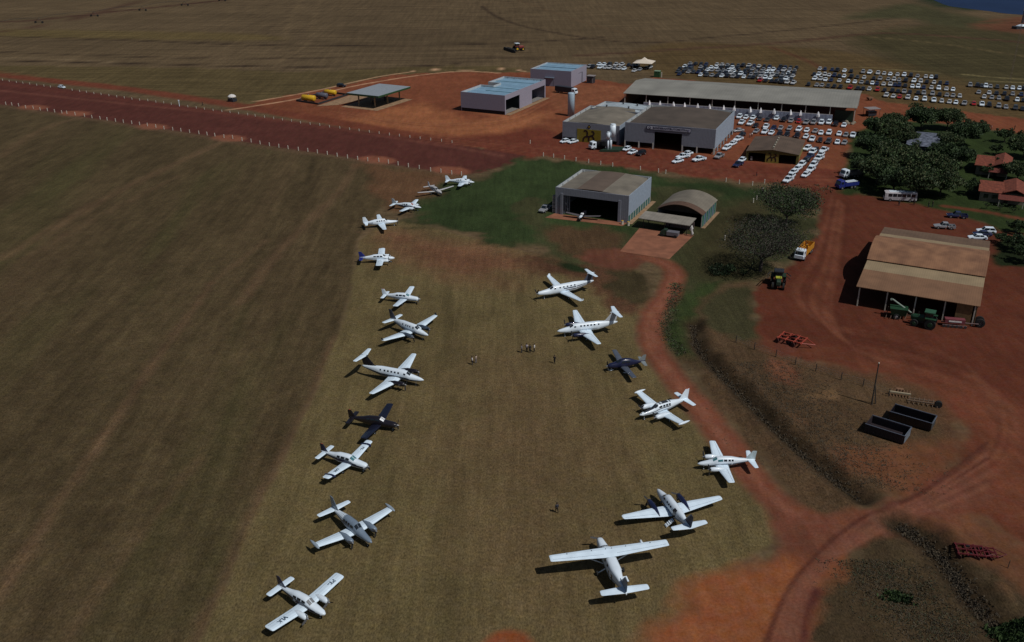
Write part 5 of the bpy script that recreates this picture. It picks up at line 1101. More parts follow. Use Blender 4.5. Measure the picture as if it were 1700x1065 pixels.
for k in range(44):
    z = k*Hm/44; t_ = (k % 3)*2.094; t2 = t_+2.094; q.tube((.34*math.cos(t_), .34*math.sin(t_), z), (.33*math.cos(t2), .33*math.sin(t2), z+Hm/44), .02, .02, 4)
q.build('lattice', mat('mast_paint', (.16, .12, .10), .6), r); MB().tube((0, 0, Hm), (0, 0, Hm+1.5), .04, .02, 5).build('antenna', METAL, r)
r = thing('lake_pavilion', 'tiny white-roofed pavilion near the lake at the right edge', 'pavilion', G(1693, 47), R(20))
MB().box(-5, 3, -2, 2, 0, 1.6).build('pavilion_body', DGREY, r); q = MB(); q.rings([[(-1, -2.6, 1.6), (3.6, -2.6, 1.6), (3.6, 2.6, 1.6), (-1, 2.6, 1.6)], [(.5, -1, 2.6), (2, -1, 2.6), (2, 1, 2.6), (.5, 1, 2.6)]]); q.build('roof', WHITE, r)
r = thing('lakeside_tower', 'dark slim tower with white lamp head at the top right corner', 'tower', G(1697, 38))
MB().tube((0, 0, 0), (0, 0, 10), .8, .6, 8).build('shaft', NAVY, r); MB().tube((0, 0, 8), (0, 0, 9.5), .9, .9, 8).build('lamp_head', WHITEC, r)
r = thing('utility_pole', 'bare wooden pole standing alone by the scrap implements', 'pole', G(1447, 671)); MB().tube((0, 0, 0), (0, 0, 8), .16, .10, 8).build('pole', WOOD, r); MB().tube((.7, .2, 0), (.15, .05, 3.6), .1, .09, 6).build('brace', WOOD, r); MB().tube((0, 0, 8), (0, 0, 8.15), .14, .1, 6).build('cap', POSTW, r)
# boundary fence in scrub
fp = [(1221.7, 568), (1252, 580), (1288, 592), (1320, 605), (1354, 616), (1396, 630.5), (1432.5, 641), (1475, 657.5)]
r = thing('post_and_wire_fence', 'row of thin wooden posts with wire across the scrub', 'fence', G(*fp[0])); o0 = G(*fp[0])
for p in fp: g = G(*p)-o0; MB().tube(g, g+Vector((.05, 0, 1.55)), .09, .08, 6).build('post', WOOD, r)
for z in (.5, .95, 1.4):
    q = MB()
    for p0, p1 in zip(fp, fp[1:]): q.tube(G(*p0)-o0+Vector((0, 0, z)), G(*p1)-o0+Vector((0, 0, z)), .012, .012, 4)
    q.build('wire', METAL, r)
# runway marker posts
mk = None
def marker(x, y, lab, grp, h=1.3, r_=.16):
    global mk
    g = G(x, y)
    if mk is None:
        mk = MB().rings([[(r_*f*math.cos(t_), r_*f*math.sin(t_), z) for t_ in (j*math.pi/3 for j in range(6))] for f, z in ((1, 0), (1, h-.1), (.6, h))]).build('marker_post', POSTW); o = mk
    else: o = mk.copy(); col.objects.link(o)
    o.location = g; o.rotation_euler = (rnd.uniform(-.04, .04), rnd.uniform(-.04, .04), 0); tag(o, lab, 'post', grp); return o
near = [(a/4, 173.5+(b-693)/4) for a, b in ((40, 693), (80, 697), (125, 703), (172, 716), (222, 720), (268, 730), (316, 735), (364, 743), (412, 750), (445, 753), (500, 762), (562, 772), (612, 782), (666, 790), (712, 797), (768, 805), (820, 813), (876, 820), (928, 828), (980, 835), (1036, 845), (1090, 856), (1148, 863), (1202, 870), (1260, 880), (1322, 888), (1376, 895), (1428, 903), (1488, 913), (1546, 918), (1608, 933), (1668, 942))]
near += [(425+a/4, b/4+2) for a, b in ((28, 948), (90, 960), (152, 970), (214, 980), (282, 990), (345, 998), (408, 1008), (474, 1018), (540, 1030), (608, 1042), (676, 1052), (742, 1060))]
near += [(629, 268), (645, 271), (661, 274), (678, 277), (696, 280), (715, 284), (732, 286), (750, 289), (766, 291)]
for i, (x, y) in enumerate(near): marker(x, y, 'white marker post, %s from the left on the near edge of the runway' % ordn(i+1), 'marker posts on the near runway edge')
far = [(a/4, b/4+1.5) for a, b in ((18, 528), (62, 535), (110, 542), (153, 547), (198, 553), (245, 561), (293, 567), (336, 573), (480, 594), (530, 602), (575, 608), (624, 616), (672, 622), (724, 630), (776, 638), (826, 645), (877, 653), (928, 660), (982, 663), (1036, 673), (1088, 678), (1138, 688), (1248, 704), (1304, 712), (1358, 720), (1416, 729), (1474, 736), (1528, 742), (1585, 750), (1645, 758), (1695, 766))]
far += [(425+a/4, b/4+1.5) for a, b in ((57, 774), (118, 783), (176, 792), (236, 800), (296, 812), (360, 820), (424, 827), (488, 838), (557, 846), (622, 855), (685, 863), (753, 872), (818, 881), (886, 890), (952, 898), (1022, 906), (1090, 915), (1160, 924), (1232, 932), (1302, 941))]
for i, (x, y) in enumerate(far[:59]): marker(x, y, 'white marker post, %s from the left on the far edge of the runway' % ordn(i+1), 'marker posts on the far runway edge').scale = (.85, .85, .7)
rd = [(880, 238), (902, 259), (919, 261), (937, 264), (956, 267), (977, 270), (997, 273), (1017, 276), (1063, 282), (1093, 286), (1105, 288), (1205, 301.5), (1227, 305), (1249, 307.5), (1269, 304), (1266, 317), (1256, 331), (1250.6, 336), (1203, 398)]
for i, (x, y) in enumerate(rd): marker(x, y, 'pale marker post, %s from the left along the road beside the green lawn' % ordn(i+1), 'marker posts between road and lawn')
r = thing('windsock_post', 'taller white post among the far runway markers near the booth', 'post', G(298, 176)); MB().tube((0, 0, 0), (0, 0, 2.6), .14, .12, 8).build('post', WHITE, r); MB().box(-.3, .3, -.05, .05, 2.2, 2.7).build('plate', WHITE, r)
# centre pivot irrigator
pv = [(-10, 47), (65, 38), (157, 27), (237, 17.5), (307, 9), (369, 1.5), (425, -5)]
r = thing('pivot_irrigator', 'long centre pivot irrigator on wheeled towers in the far field', 'irrigator', G(*pv[0])); o0 = G(*pv[0])
q = MB()
for p0, p1 in zip(pv, pv[1:]):
    a_, b_ = G(*p0)-o0, G(*p1)-o0; n_ = 6
    pts = [a_.lerp(b_, k/n_)+Vector((0, 0, 3.6+1.2*math.sin(math.pi*k/n_))) for k in range(n_+1)]
    for c0, c1 in zip(pts, pts[1:]): q.tube(c0, c1, .10, .10, 5)
q.build('pipe', DARKM, r)
for p in pv[:-1]:
    g = G(*p)-o0; d = (G(*pv[-1])-G(*pv[0])).normalized(); n_ = Vector((-d.y, d.x, 0))
    q = MB(); c = g+Vector((0, 0, 3.6)); e = Vector((1, -.25, 0)).normalized()
    for s in (1, -1): q.tube(g+e*3*s+Vector((0, 0, .8)), c, .1, .08, 5)
    q.tube(g-e*3+Vector((0, 0, .8)), g+e*3+Vector((0, 0, .8)), .1, .1, 5); q.build('tower', DARKM, r)
    for s in (1, -1): q = MB(); q.tube(g+e*3*s-n_*.25+Vector((0, 0, .75)), g+e*3*s+n_*.25+Vector((0, 0, .75)), .8, .8, 12); q.build('wheel', TYRE, r)
# ---------------- cars ----------------
CARC = {'white': WHITE, 'silver': mat('silver_car_paint', (.32, .33, .35), .3, metal=.3, var=.03), 'black': BLACKP, 'dark grey': mat('grey_car_paint', (.045, .048, .055), .3, coat=.4, var=.03), 'red': mat('red_car_paint', (.35, .015, .015), .3, coat=.4, var=.03), 'dark blue': mat('blue_car_paint', (.015, .022, .07), .3, coat=.4, var=.03)}
CARC['off white'] = mat('dusty_white_car_paint', (.42, .44, .46), .4, var=.05)
CODE = {'x': 'off white', 'w': 'white', 's': 'silver', 'k': 'black', 'd': 'dark grey', 'r': 'red', 'b': 'dark blue'}
def car_geo(kind):
    B, Wn, Wh = MB(), MB(), MB()
    L = {'hatchback': 3.9, 'sedan': 4.5, 'suv': 4.6, 'pickup': 5.3}[kind]; h = L/2; w = {'hatchback': .83, 'sedan': .86, 'suv': .92, 'pickup': .93}[kind]
    zb = .28 if kind in ('hatchback', 'sedan') else .42; zs = .88 if kind in ('hatchback', 'sedan') else 1.08; zr = {'hatchback': 1.46, 'sedan': 1.43, 'suv': 1.74, 'pickup': 1.78}[kind]
    sec = [(h, w*.80, zb+.1, zs-.28), (h-.12, w*.92, zb, zs-.20), (h*.52, w, zb, zs-.03), (-h*.75, w, zb, zs+.02), (-h+.1, w*.95, zb, zs), (-h, w*.86, zb+.1, zs-.12)]
    if kind == 'pickup': sec = sec[:3]+[(-.45, w, zb, zs+.0)]
    def ring(x, w_, b, t): return [(x, -w_, b+.12), (x, -w_*.93, b), (x, w_*.93, b), (x, w_, b+.12), (x, w_, t-.14), (x, w_*.90, t), (x, -w_*.90, t), (x, -w_, t-.14)]
    B.rings([ring(*s) for s in sec])
    gx = {'hatchback': (.95, .25, -1.35, -h+.12), 'sedan': (1.0, .35, -1.05, -1.72), 'suv': (1.0, .4, -1.7, -h+.12), 'pickup': (1.05, .5, -.75, -1.0)}[kind]
    def gr(x, w_, z): return [(x, -w_, z), (x, w_, z)]
    f, f2, b2, b = gx; wb, wt = w*.88, w*.70
    Wn.v += [(f, -wb, zs-.05), (f, wb, zs-.05), (b, wb, zs-.05), (b, -wb, zs-.05), (f2, -wt, zr-.06), (f2, wt, zr-.06), (b2, wt, zr-.06), (b2, -wt, zr-.06)]
    for q in ((0, 1, 5, 4), (1, 2, 6, 5), (2, 3, 7, 6), (3, 0, 4, 7), (4, 5, 6, 7)): Wn.f.append(q); Wn.m.append(0)
    wt2 = wt+.015
    B.rings([[(f2+.03, -wt2, zr-.07), (f2+.03, wt2, zr-.07), (f2-.05, wt2*.92, zr), (f2-.05, -wt2*.92, zr)], [(b2-.03, -wt2, zr-.07), (b2-.03, wt2, zr-.07), (b2+.08, wt2*.92, zr), (b2+.08, -wt2*.92, zr)]])
    for s in (1, -1):   # pillars
        for (x0, x1) in ((f, f2), (b, b2), ((f2+b2)/2, (f2+b2)/2)):
            B.rings([[(x0-.05, s*(wb+.01), zs-.06), (x0+.05, s*(wb+.01), zs-.06), (x0+.05, s*(wb-.05), zs-.06), (x0-.05, s*(wb-.05), zs-.06)], [(x1-.04, s*(wt+.012), zr-.06), (x1+.04, s*(wt+.012), zr-.06), (x1+.04, s*(wt-.05), zr-.06), (x1-.04, s*(wt-.05), zr-.06)]])
    if kind == 'pickup':
        B.box(-h, -1.02, -w, -w+.09, zb, zs+.02); B.box(-h, -1.02, w-.09, w, zb, zs+.02); B.box(-h, -h+.08, -w+.09, w-.09, zb, zs+.0); B.box(-h+.08, -1.02, -w+.09, w-.09, zb, zb+.15)
    rr_ = .33 if kind in ('hatchback', 'sedan') else .4
    return B, Wn, [(x, s*(w-.1), rr_) for x in (h*.62, -h*.60) for s in (1, -1)], L, w, zs
_near, _far = {}, {}
NCAR = 0
def car(px, py, hd, kind, code, label, group, far=False, g=None):
    global NCAR; NCAR += 1
    g = g or G(px, py); c = CODE[code]; key = (kind, c)
    nm = 'parked_pickup' if kind == 'pickup' else 'parked_car'
    cat = 'pickup' if kind == 'pickup' else 'car'
    if far:
        if key not in _far:
            B, Wn, wh, L, w, zs = car_geo(kind)
            b0 = len(B.v); B.v += Wn.v; B.f += [tuple(i+b0 for i in f) for f in Wn.f]; B.m += [1]*len(Wn.f)
            for x, y, rr_ in wh: B.tube((x, y-.11, rr_), (x, y+.11, rr_), rr_, rr_, 8, 2)
            o = B.build(nm, [CARC[c], GLASS, TYRE]); _far[key] = o
        else: o = _far[key].copy(); col.objects.link(o)
        o.location = g; o.rotation_euler = (0, 0, hd); o.scale = (1.04,)*3; tag(o, label, cat, group); return
    if key not in _near:
        B, Wn, wh, L, w, zs = car_geo(kind)
        r = thing(nm, label, cat, g, hd, group); B.build('body', CARC[c], r); Wn.build('windows', GLASS, r)
        for x, y, rr_ in wh: q = MB(); q.tube((x, y-.11, rr_), (x, y+.11, rr_), rr_, rr_, 12); wo = q.build('wheel', TYRE, r); q = MB(); s = 1 if y > 0 else -1; q.tube((x, y+.1*s, rr_), (x, y+.125*s, rr_), rr_*.55, rr_*.5, 10); q.build('rim', METAL, wo)
        for s in (1, -1): MB().box(L/2-.08, L/2+.01, s*w*.6-.14, s*w*.6+.14, zs-.34, zs-.22).build('headlight', mat('lamp_glass', (.5, .5, .48), .2), r)
        for s in (1, -1): MB().box(-L/2-.01, -L/2+.06, s*w*.7-.09, s*w*.7+.09, zs-.3, zs-.15).build('tail_light', RED, r)
        _near[key] = r
    else: dup(_near[key], g, hd, label, group)
def kindof(c, i):
    v = rnd.random()
    return 'pickup' if v < .13 else 'suv' if v < .38 else 'sedan' if v < .62 else 'hatchback'
HV = R(244)
def label_for(k, c, n, where): return '%s %s, %s from the left %s' % ('white' if c == 'x' else CODE[c], k, ordn(n), where)
def lot(cars, where, group, hd, far=False, jit=.06, ox=0, oy=0, sx=1, sy=1, kinds=None):
    for i, cc in enumerate(sorted(cars, key=lambda q: q[0])):
        x, y, c = cc[:3]; k = cc[3] if len(cc) > 3 else kindof(c, i)
        if far and c == 'w' and rnd.random() < .45: c = 'x'
        car(ox+x*sx, oy+y*sy+3.0*(0 if far else 1), hd+rnd.uniform(-jit, jit), k, c, label_for(k, c, i+1, where), group, far)
s68 = dict(ox=1200, oy=160, sx=1/6.8, sy=1/6.8)
YG = 'cars parked in the red dirt lot before the long shed'
lot([(185, 225, 'w'), (258, 230, 'w'), (340, 232, 'w'), (415, 245, 'd'), (500, 255, 'd'), (605, 240, 'w', 'hatchback'), (685, 260, 'k'), (768, 268, 's'), (855, 275, 'r', 'hatchback'), (940, 288, 's'), (1020, 290, 's'), (1110, 292, 'w', 'suv'), (1195, 290, 'w', 'suv'), (1270, 308, 'k'), (1365, 318, 'w', 'sedan')], 'in the dirt lot row along the long shed', YG, HV, **s68)
lot([(210, 290, 'w', 'pickup'), (308, 300, 'w', 'pickup'), (370, 325, 'k'), (485, 335, 'w', 'pickup'), (570, 350, 'b'), (650, 350, 's'), (750, 355, 's'), (855, 370, 'w'), (945, 378, 'w'), (1040, 385, 's'), (1105, 405, 'w'), (1195, 408, 'w'), (1310, 415, 'w'), (1385, 430, 's'), (1465, 435, 'w', 'pickup')], 'in the middle row of the dirt lot', YG, HV, **s68)
lot([(375, 385, 's'), (470, 395, 'w'), (545, 405, 'w'), (635, 425, 'k'), (720, 430, 'k'), (835, 440, 'k'), (935, 448, 'w'), (1005, 478, 'w', 'pickup'), (1095, 490, 'k'), (1190, 505, 'd'), (1290, 510, 'w'), (1370, 515, 's')], 'in the dirt lot row behind the small workshop', YG, HV, **s68)
s133 = dict(ox=1280, oy=230, sx=1/13.32, sy=1/13.32)
HD2 = R(234)
lot([(795, 215, 'w'), (975, 240, 'k'), (915, 290, 'w'), (860, 375, 'b'), (760, 490, 'k'), (670, 570, 'w', 'suv'), (580, 650, 'w', 'sedan'), (490, 730, 'w', 'sedan'), (440, 820, 'w', 'hatchback'), (370, 910, 'w', 'pickup')], 'in the slanting column beside the small workshop', 'cars in the slanting column by the small workshop', HD2, **s133)
lot([(1160, 250, 'w', 'pickup'), (1095, 340, 'w', 'sedan'), (1050, 430, 'w', 'pickup'), (970, 510, 's'), (930, 580, 'w', 'suv'), (870, 680, 'w', 'pickup'), (760, 790, 'w', 'sedan')], 'in the outer slanting column nearest the trees', 'cars in the outer slanting column', HD2, **s133)
s484 = dict(ox=900, oy=140, sx=1/4.84, sy=1/4.84)
lot([(1605, 400, 'k'), (1572, 438, 'w', 'pickup'), (1528, 472, 'w', 'sedan'), (1480, 510, 'w', 'suv'), (1420, 575, 's', 'pickup')], 'along the showroom hall right side', 'cars beside the showroom hall', HD2, **s484)
lot([(1575, 365, 's')], 'behind the showroom hall back corner', 'cars beside the showroom hall', R(200), **s484)
lot([(1605, 603, 'w', 'sedan'), (1572, 642, 'b', 'pickup')], 'of the two beside the small workshop front', 'cars left of the small workshop', HD2, **s484)
lot([(1165, 552, 'w', 'sedan'), (1128, 578, 'w', 'pickup'), (1088, 612, 'w', 'sedan'), (1258, 600, 'w', 'pickup')], 'of four before the showroom door', 'cars in front of the showroom hall', R(215), **s484)
lot([(725, 540, 'w', 'sedan'), (680, 515, 'w', 'hatchback'), (792, 552, 'k', 'suv')], 'of three between the white water tower and showroom door', 'cars in front of the showroom hall', R(232), **s484)
lot([(180, 452, 'w', 'hatchback'), (246, 455, 'w', 'sedan')], 'of two before the workshop hall corner', 'cars before the workshop hall', R(225), **s484)
car(103, 146, R(-28), 'hatchback', 'w', 'white hatchback alone on the far edge of the runway', None)
car(567, 144, R(-20), 'suv', 'k', 'black suv alone on the pale track beyond the fuel tanks', None)
car(905, 350, R(240), 'pickup', 's', 'silver pickup in shade left of the near hangar', None)
car(868, 185, R(-20), 'hatchback', 'w', 'white hatchback, left one inside the blue-roofed hall bay', None, g=None) if 0 else None
PG = 'pickups and cars beside the farm shed'
car(1588, 361, R(165), 'pickup', 'b', 'dark blue pickup with pale bonnet, farthest from the farm shed', PG); car(1567, 379, R(168), 'pickup', 's', 'silver-blue pickup alone behind the farm shed left part', PG)
car(1636, 387, R(168), 'suv', 'w', 'white suv, rearmost of three tightly parked by the farm shed', PG); car(1630, 391, R(168), 'sedan', 'b', 'dark blue sedan, middle of three by the farm shed', PG); car(1622, 397, R(168), 'sedan', 'w', 'white sedan, nearest to the farm shed roof of three', PG)
PAL = 'wwwwsskkdbwkdskb'
def rowx(xs_, x0, y0, x1, y1, where, cols=None, **kw):
    lot([(x, y0+(y1-y0)*(x-x0)/(x1-x0), (cols[i] if cols else rnd.choice(PAL))) for i, x in enumerate(xs_)], where, kw.pop('grp'), HV, True, **kw)
s106 = dict(ox=970, oy=80, sx=1/10.6, sy=1/10.6, grp='cars parked left in the field by the marquee')
rowx([260, 345, 440, 560, 660, 780, 860, 930], 260, 300, 930, 318, 'in the back row left of the marquee', 'wwkwwkkk', **s106)
rowx([85, 150, 280, 370, 440, 530, 610, 700], 85, 345, 700, 378, 'in the front row left of the marquee', 'skwwwsww', **s106)
rowx([880, 975, 1085, 1150], 880, 412, 1150, 355, 'of the four in front of the marquee', 'wskw', **s106)
s70 = dict(ox=1110, oy=85, sx=1/7.083, sy=1/7.083, grp='cars parked densely in the field behind the long shed')
for k, (x0, x1, y0, y1) in enumerate(((250, 1500, 158, 205), (190, 1480, 190, 240), (130, 1470, 220, 275), (110, 1460, 250, 305), (130, 1440, 280, 340), (1080, 1460, 355, 385))):
    n = int((x1-x0)/61)+1; xsl = [x0+i*(x1-x0)/(n-1)+rnd.uniform(-6, 6) for i in range(n)]
    keep = [x for x in xsl if rnd.random() > .07 or k == 5]
    cols = [rnd.choice(PAL) for _ in keep]
    if k == 5: cols[:2] = ['r', 'k']
    rowx(keep, x0, y0, x1, y1, 'in the %s row of the dense field lot' % ('back', 'second', 'third', 'fourth', 'fifth', 'nearest')[k], cols, **s70)
s58 = dict(ox=1330, oy=95, sx=1/5.862, sy=1/5.862, grp='cars parked in open rows in the right field')
rowx([180, 230, 300, 350, 420, 485, 600, 665, 745, 805, 865, 935, 1000, 1065, 1130, 1210, 1265, 1310], 180, 123, 1310, 208, 'in the farthest row of the right field lot', 'wbbkwksww'+'wwwwksww'+'k', **s58)
rowx([125, 170, 228, 270, 320, 370, 415, 485, 545, 610, 705, 765, 845, 900, 950, 1015, 1095, 1160, 1220, 1290, 1350, 1415], 125, 175, 1415, 266, 'in the second row of the right field lot', 'kwwwbkwkdwksswskwwkwkb', **s58)
rowx([130, 185, 235, 290, 370, 455, 520, 585, 640, 690, 735, 800, 865, 910, 950, 1010, 1080, 1135, 1190, 1265, 1335, 1410, 1475], 130, 220, 1475, 325, 'in the third row of the right field lot', 'wwwbwwwskwbwwbbkwwbwwww', **s58)
rowx([70, 150, 200, 260, 320, 380, 475, 550, 600, 660, 740, 810, 885, 940, 1000, 1055, 1135, 1190, 1275, 1345, 1415, 1475, 1540], 70, 275, 1540, 390, 'in the fourth row of the right field lot', 'kssdkkrkkwrkkkskksskssws'[:23], **s58)
rowx([825, 895, 955, 1035, 1115, 1198, 1288, 1365, 1440, 1503, 1585], 825, 384, 1585, 462, 'in the nearest row of the right field lot', 'wwrwwwwwwws', **s58)
s13 = dict(ox=1580, oy=110, sx=1/13.32, sy=1/13.32, grp='cars parked at the far right of the field')
rowx([400, 560, 660, 745, 850, 1000, 1200, 1340, 1490, 1590], 400, 445, 1590, 520, 'in the farthest row at the right edge', 'skdwsdwwwk', **s13)
rowx([590, 820, 985, 1160, 1340, 1530], 590, 600, 1530, 650, 'in the second row at the right edge', 'swkksb', **s13)
rowx([710, 880, 1035, 1215, 1440, 1580], 710, 705, 1580, 780, 'in the third row at the right edge', 'wsskwk', **s13)
rowx([480, 660, 820, 1030, 1190, 1400, 1560], 480, 850, 1560, 970, 'in the nearest row at the right edge', 'rwkssdk', **s13)

# ---------------- other vehicles ----------------
def wheels(r, pts, rad=.5, wd=.3, m=TYRE, rim=METAL):
    for x, y in pts:
        q = MB(); q.tube((x, y-wd/2, rad), (x, y+wd/2, rad), rad, rad, 16); wo = q.build('wheel', m, r); q = MB(); s = 1 if y > 0 else -1
        q.tube((x, y+s*wd*.45, rad), (x, y+s*(wd*.5+.02), rad), rad*.5, rad*.45, 12); q.build('rim', rim, wo)
r = thing('minibus', 'white and grey minibus parked at the edge of the trees', 'bus', G(1493, 333), R(170)); L = 4.4
q = MB(); q.rings([[(x, -1.1*f, .5), (x, 1.1*f, .5), (x, 1.15*f, 1.3), (x, 1.12*f, 2.5), (x, .95*f, 2.8*g_), (x, -.95*f, 2.8*g_), (x, -1.12*f, 2.5), (x, -1.15*f, 1.3)] for x, f, g_ in ((-L, .93, .98), (-L+.15, 1, 1), (L-.6, 1, 1), (L-.05, .95, .96))]); q.build('body', mat('bus_white', (.5, .48, .5), .4), r)
for s in (1, -1):
    for k in range(6): MB().box(-L+.5+k*1.25, -L+1.6+k*1.25, s*1.14-.02, s*1.14+.02, 1.45, 2.35).build('window', GLASS, r)
q = MB(); q.box(L-.07, L+.0, -.95, .95, 1.4, 2.45); q.build('windshield', GLASS, r)
q = MB(); q.box(-L+.4, L-1.2, -.8, .8, 2.8, 2.86); q.box(-1, .4, -.5, .5, 2.86, 3.05); q.build('roof_rack', WHITE, r)
wheels(r, [(-2.6, -1.0), (-2.6, 1.0), (2.8, -1.0), (2.8, 1.0)], .45, .28)
def truck(name, label, px, py, hd, cabm, bedm, L=7.5, bedh=1.3, openbed=True):
    r = thing(name, label, 'truck', G(px, py), hd)
    q = MB(); x0 = L/2-1.9
    q.rings([[(x, -1.15, .7), (x, 1.15, .7), (x, 1.15, z-.3), (x, 1.0, z), (x, -1.0, z), (x, -1.15, z-.3)] for x, z in ((x0, 2.8), (x0+.5, 2.85), (x0+1.5, 2.7), (x0+1.8, 1.6), (x0+1.95, 1.5))]); q.build('cab', cabm, r)
    q = MB(); q.quad((x0+1.52, -.95, 2.6), (x0+1.52, .95, 2.6), (x0+1.82, .95, 1.65), (x0+1.82, -.95, 1.65)); q.build('windshield', GLASS, r)
    for s in (1, -1): MB().box(x0+.5, x0+1.3, s*1.15-.015, s*1.15+.015, 1.7, 2.4).build('window', GLASS, r)
    q = MB(); q.box(-L/2, x0-.1, -1.2, 1.2, .95, 1.1)
    if openbed: q.box(-L/2, x0-.1, -1.2, -1.1, 1.1, 1.1+bedh); q.box(-L/2, x0-.1, 1.1, 1.2, 1.1, 1.1+bedh); q.box(-L/2, -L/2+.1, -1.1, 1.1, 1.1, 1.1+bedh); q.box(x0-.2, x0-.1, -1.1, 1.1, 1.1, 1.1+bedh)
    else: q.box(-L/2+.02, x0-.12, -1.18, 1.18, 1.1, 1.1+bedh)
    q.build('cargo_bed', bedm, r); MB().box(-L/2+.2, L/2-.3, -.45, .45, .6, .9).build('chassis', DARKM, r)
    wheels(r, [(L/2-1.1, 1.05), (L/2-1.1, -1.05), (-L/2+1.3, 1.05), (-L/2+1.3, -1.05), (-L/2+2.5, 1.05), (-L/2+2.5, -1.05)], .5, .3); return r
truck('box_truck', 'truck with white cab and long dark body below the farthest hall', 940, 155, R(-38), WHITE, DGREY, 11, 2.0, False)
truck('flatbed_truck', 'truck with white cab and dark body behind the water tower', 996, 246, R(205), WHITE, BLACKP, 8, 1.5, False)
r = truck('tipper_truck', 'orange tipper truck with white cab beside the bare tree', 1334, 424, R(238), WHITE, ORANGE, 9, 1.3, True)
MB().tube((-1.5, .3, 1.2), (-1.0, .3, 2.6), .3, .3, 8).build('loose_drum', ORANGE, r)
r = truck('blue_truck', 'blue truck with white bars on its bed beside the trees', 1405, 312, R(200), BLUE, BLUE, 7, .8, True)
for k in range(3): MB().box(-3.2, .6, -.9+k*.7, -.6+k*.7, 2.0, 2.12).build('white_bar', WHITE, r)
truck('white_truck', 'white truck half under the tree crowns, behind the blue truck', 1411, 294, R(200), WHITE, GREYC, 6.5, 1.0, True)
def tractor(label, px, py, hd, m, cabm, s=1., rimm=None, extra=None):
    r = thing('tractor', label, 'tractor', G(px, py), hd); q = MB()
    q.rings([[(x, -.4*f, 1.0), (x, .4*f, 1.0), (x, .42*f, 1.5*g_), (x, .3*f, 1.75*g_), (x, -.3*f, 1.75*g_), (x, -.42*f, 1.5*g_)] for x, f, g_ in ((.1, 1.1, 1.05), (.6, 1.1, 1.05), (2.0, 1, 1), (2.3, .8, .9))]); q.build('bonnet', m, r)
    MB().box(-1.2, 1.9, -.35, .35, .6, 1.1).build('chassis', DARKM, r)
    q = MB(); q.rings([[(-1.1, -.65, 1.3), (.3, -.65, 1.3), (.3, .65, 1.3), (-1.1, .65, 1.3)], [(-1.0, -.6, 2.6), (.1, -.6, 2.6), (.1, .6, 2.6), (-1.0, .6, 2.6)]]); q.build('cab', GLASS, r)
    MB().box(-1.25, .35, -.8, .8, 2.6, 2.78).build('cab_roof', cabm, r)
    for s_ in (1, -1): MB().box(-1.6, .1, s_*.95-.3, s_*.95+.3, 1.72, 1.82).build('fender', m, r)
    wheels(r, [(-.8, 1.05), (-.8, -1.05)], .85, .5, rim=rimm or YEL); wheels(r, [(1.6, .9), (1.6, -.9)], .6, .35, rim=rimm or YEL)
    MB().tube((1.2, .3, 1.6), (1.2, .3, 2.5), .05, .05, 6).build('exhaust', DARKM, r)
    r.scale = (s, s, s)
    if extra: extra(r)
    return r
GT = mat('tractor_green', (.014, .05, .024), .5)
tractor('green tractor before the farm shed', 1535, 541, R(150), GT, mat('pale_green_roof', (.03, .09, .05), .5), 1.25, GT)
def boom(r):
    q = MB()
    for s in (1, -1): q.tube((-1.8, s*1.4, 1.8), (1.6, s*1.9, 2.6), .08, .08, 6); q.tube((-1.8, s*1.4, 1.2), (1.6, s*1.9, 2.0), .06, .06, 6); q.tube((-1.8, s*.2, 1.5), (-1.8, s*1.4, 1.8), .08, .08, 6)
    q.build('folded_boom', DARKM, r); MB().box(-2.4, -1.3, -.8, .8, 1.1, 2.2).build('tank', DGREEN, r)
    MB().box(.4, 1.3, -.5, .5, 1.85, 1.95).build('yellow_panel', mat('lime_yellow', (.4, .42, .05), .5), r)
tractor('dark green tractor with folded spray booms under the bare tree', 1291, 474, R(255), DGREEN, DGREY, 1.3, None, boom)
def disc(r):
    q = MB(); q.box(-3.6, -3.2, -4.5, 4.5, .8, 1.1); q.box(-2.4, -2.1, -4, 4, .8, 1.0); q.box(-3.4, -1.2, -.1, .1, .8, 1.0)
    for k in range(16): y = -4.4+k*.58; q.tube((-3.5, y, .45), (-3.4, y+.05, .45), .45, .45, 8)
    q.build('disc_harrow', DARKM, r)
tractor('red tractor pulling a wide harrow alone in the far field', 860, 84, R(25), RED, WHITE, 1.6, None, disc)
# auger / spreader
r = thing('grain_auger', 'green farm machine with long pale raised tube before the farm shed', 'farm machine', G(1492, 527), R(-20))
q = MB(); q.rings([[(-1.6, -.9, .8), (1.2, -.9, .8), (1.2, .9, .8), (-1.6, .9, .8)], [(-2.0, -1.2, 2.3), (1.5, -1.2, 2.3), (1.5, 1.2, 2.3), (-2.0, 1.2, 2.3)]]); q.build('hopper', GT, r)
q = MB(); q.tube((2.2, .4, 1.3), (-1.8, .2, 3.9), .17, .17, 10); q.tube((-1.8, .2, 3.9), (-2.1, .2, 3.7), .26, .26, 10); q.build('auger_tube', mat('pale_tube', (.22, .27, .23), .5), r)
q = MB()
for k in range(5): q.tube((-2.6+k*.9, -1.6, .3), (-2.2+k*1.0, 1.5, 1.6), .07, .07, 6)
q.box(-3, 3.6, -.08, .08, .7, .85); q.tube((3.4, -.8, .1), (3.4, -.8, 1.7), .1, .1, 8); q.build('frame', mat('brown_steel', (.10, .06, .04), .7), r)
wheels(r, [(-.6, 1.1), (-.6, -1.1)], .6, .3)
r = thing('seed_drill', 'dark red implement with pale lettering between tractor and big wheel', 'farm machine', G(1583, 541), R(-14))
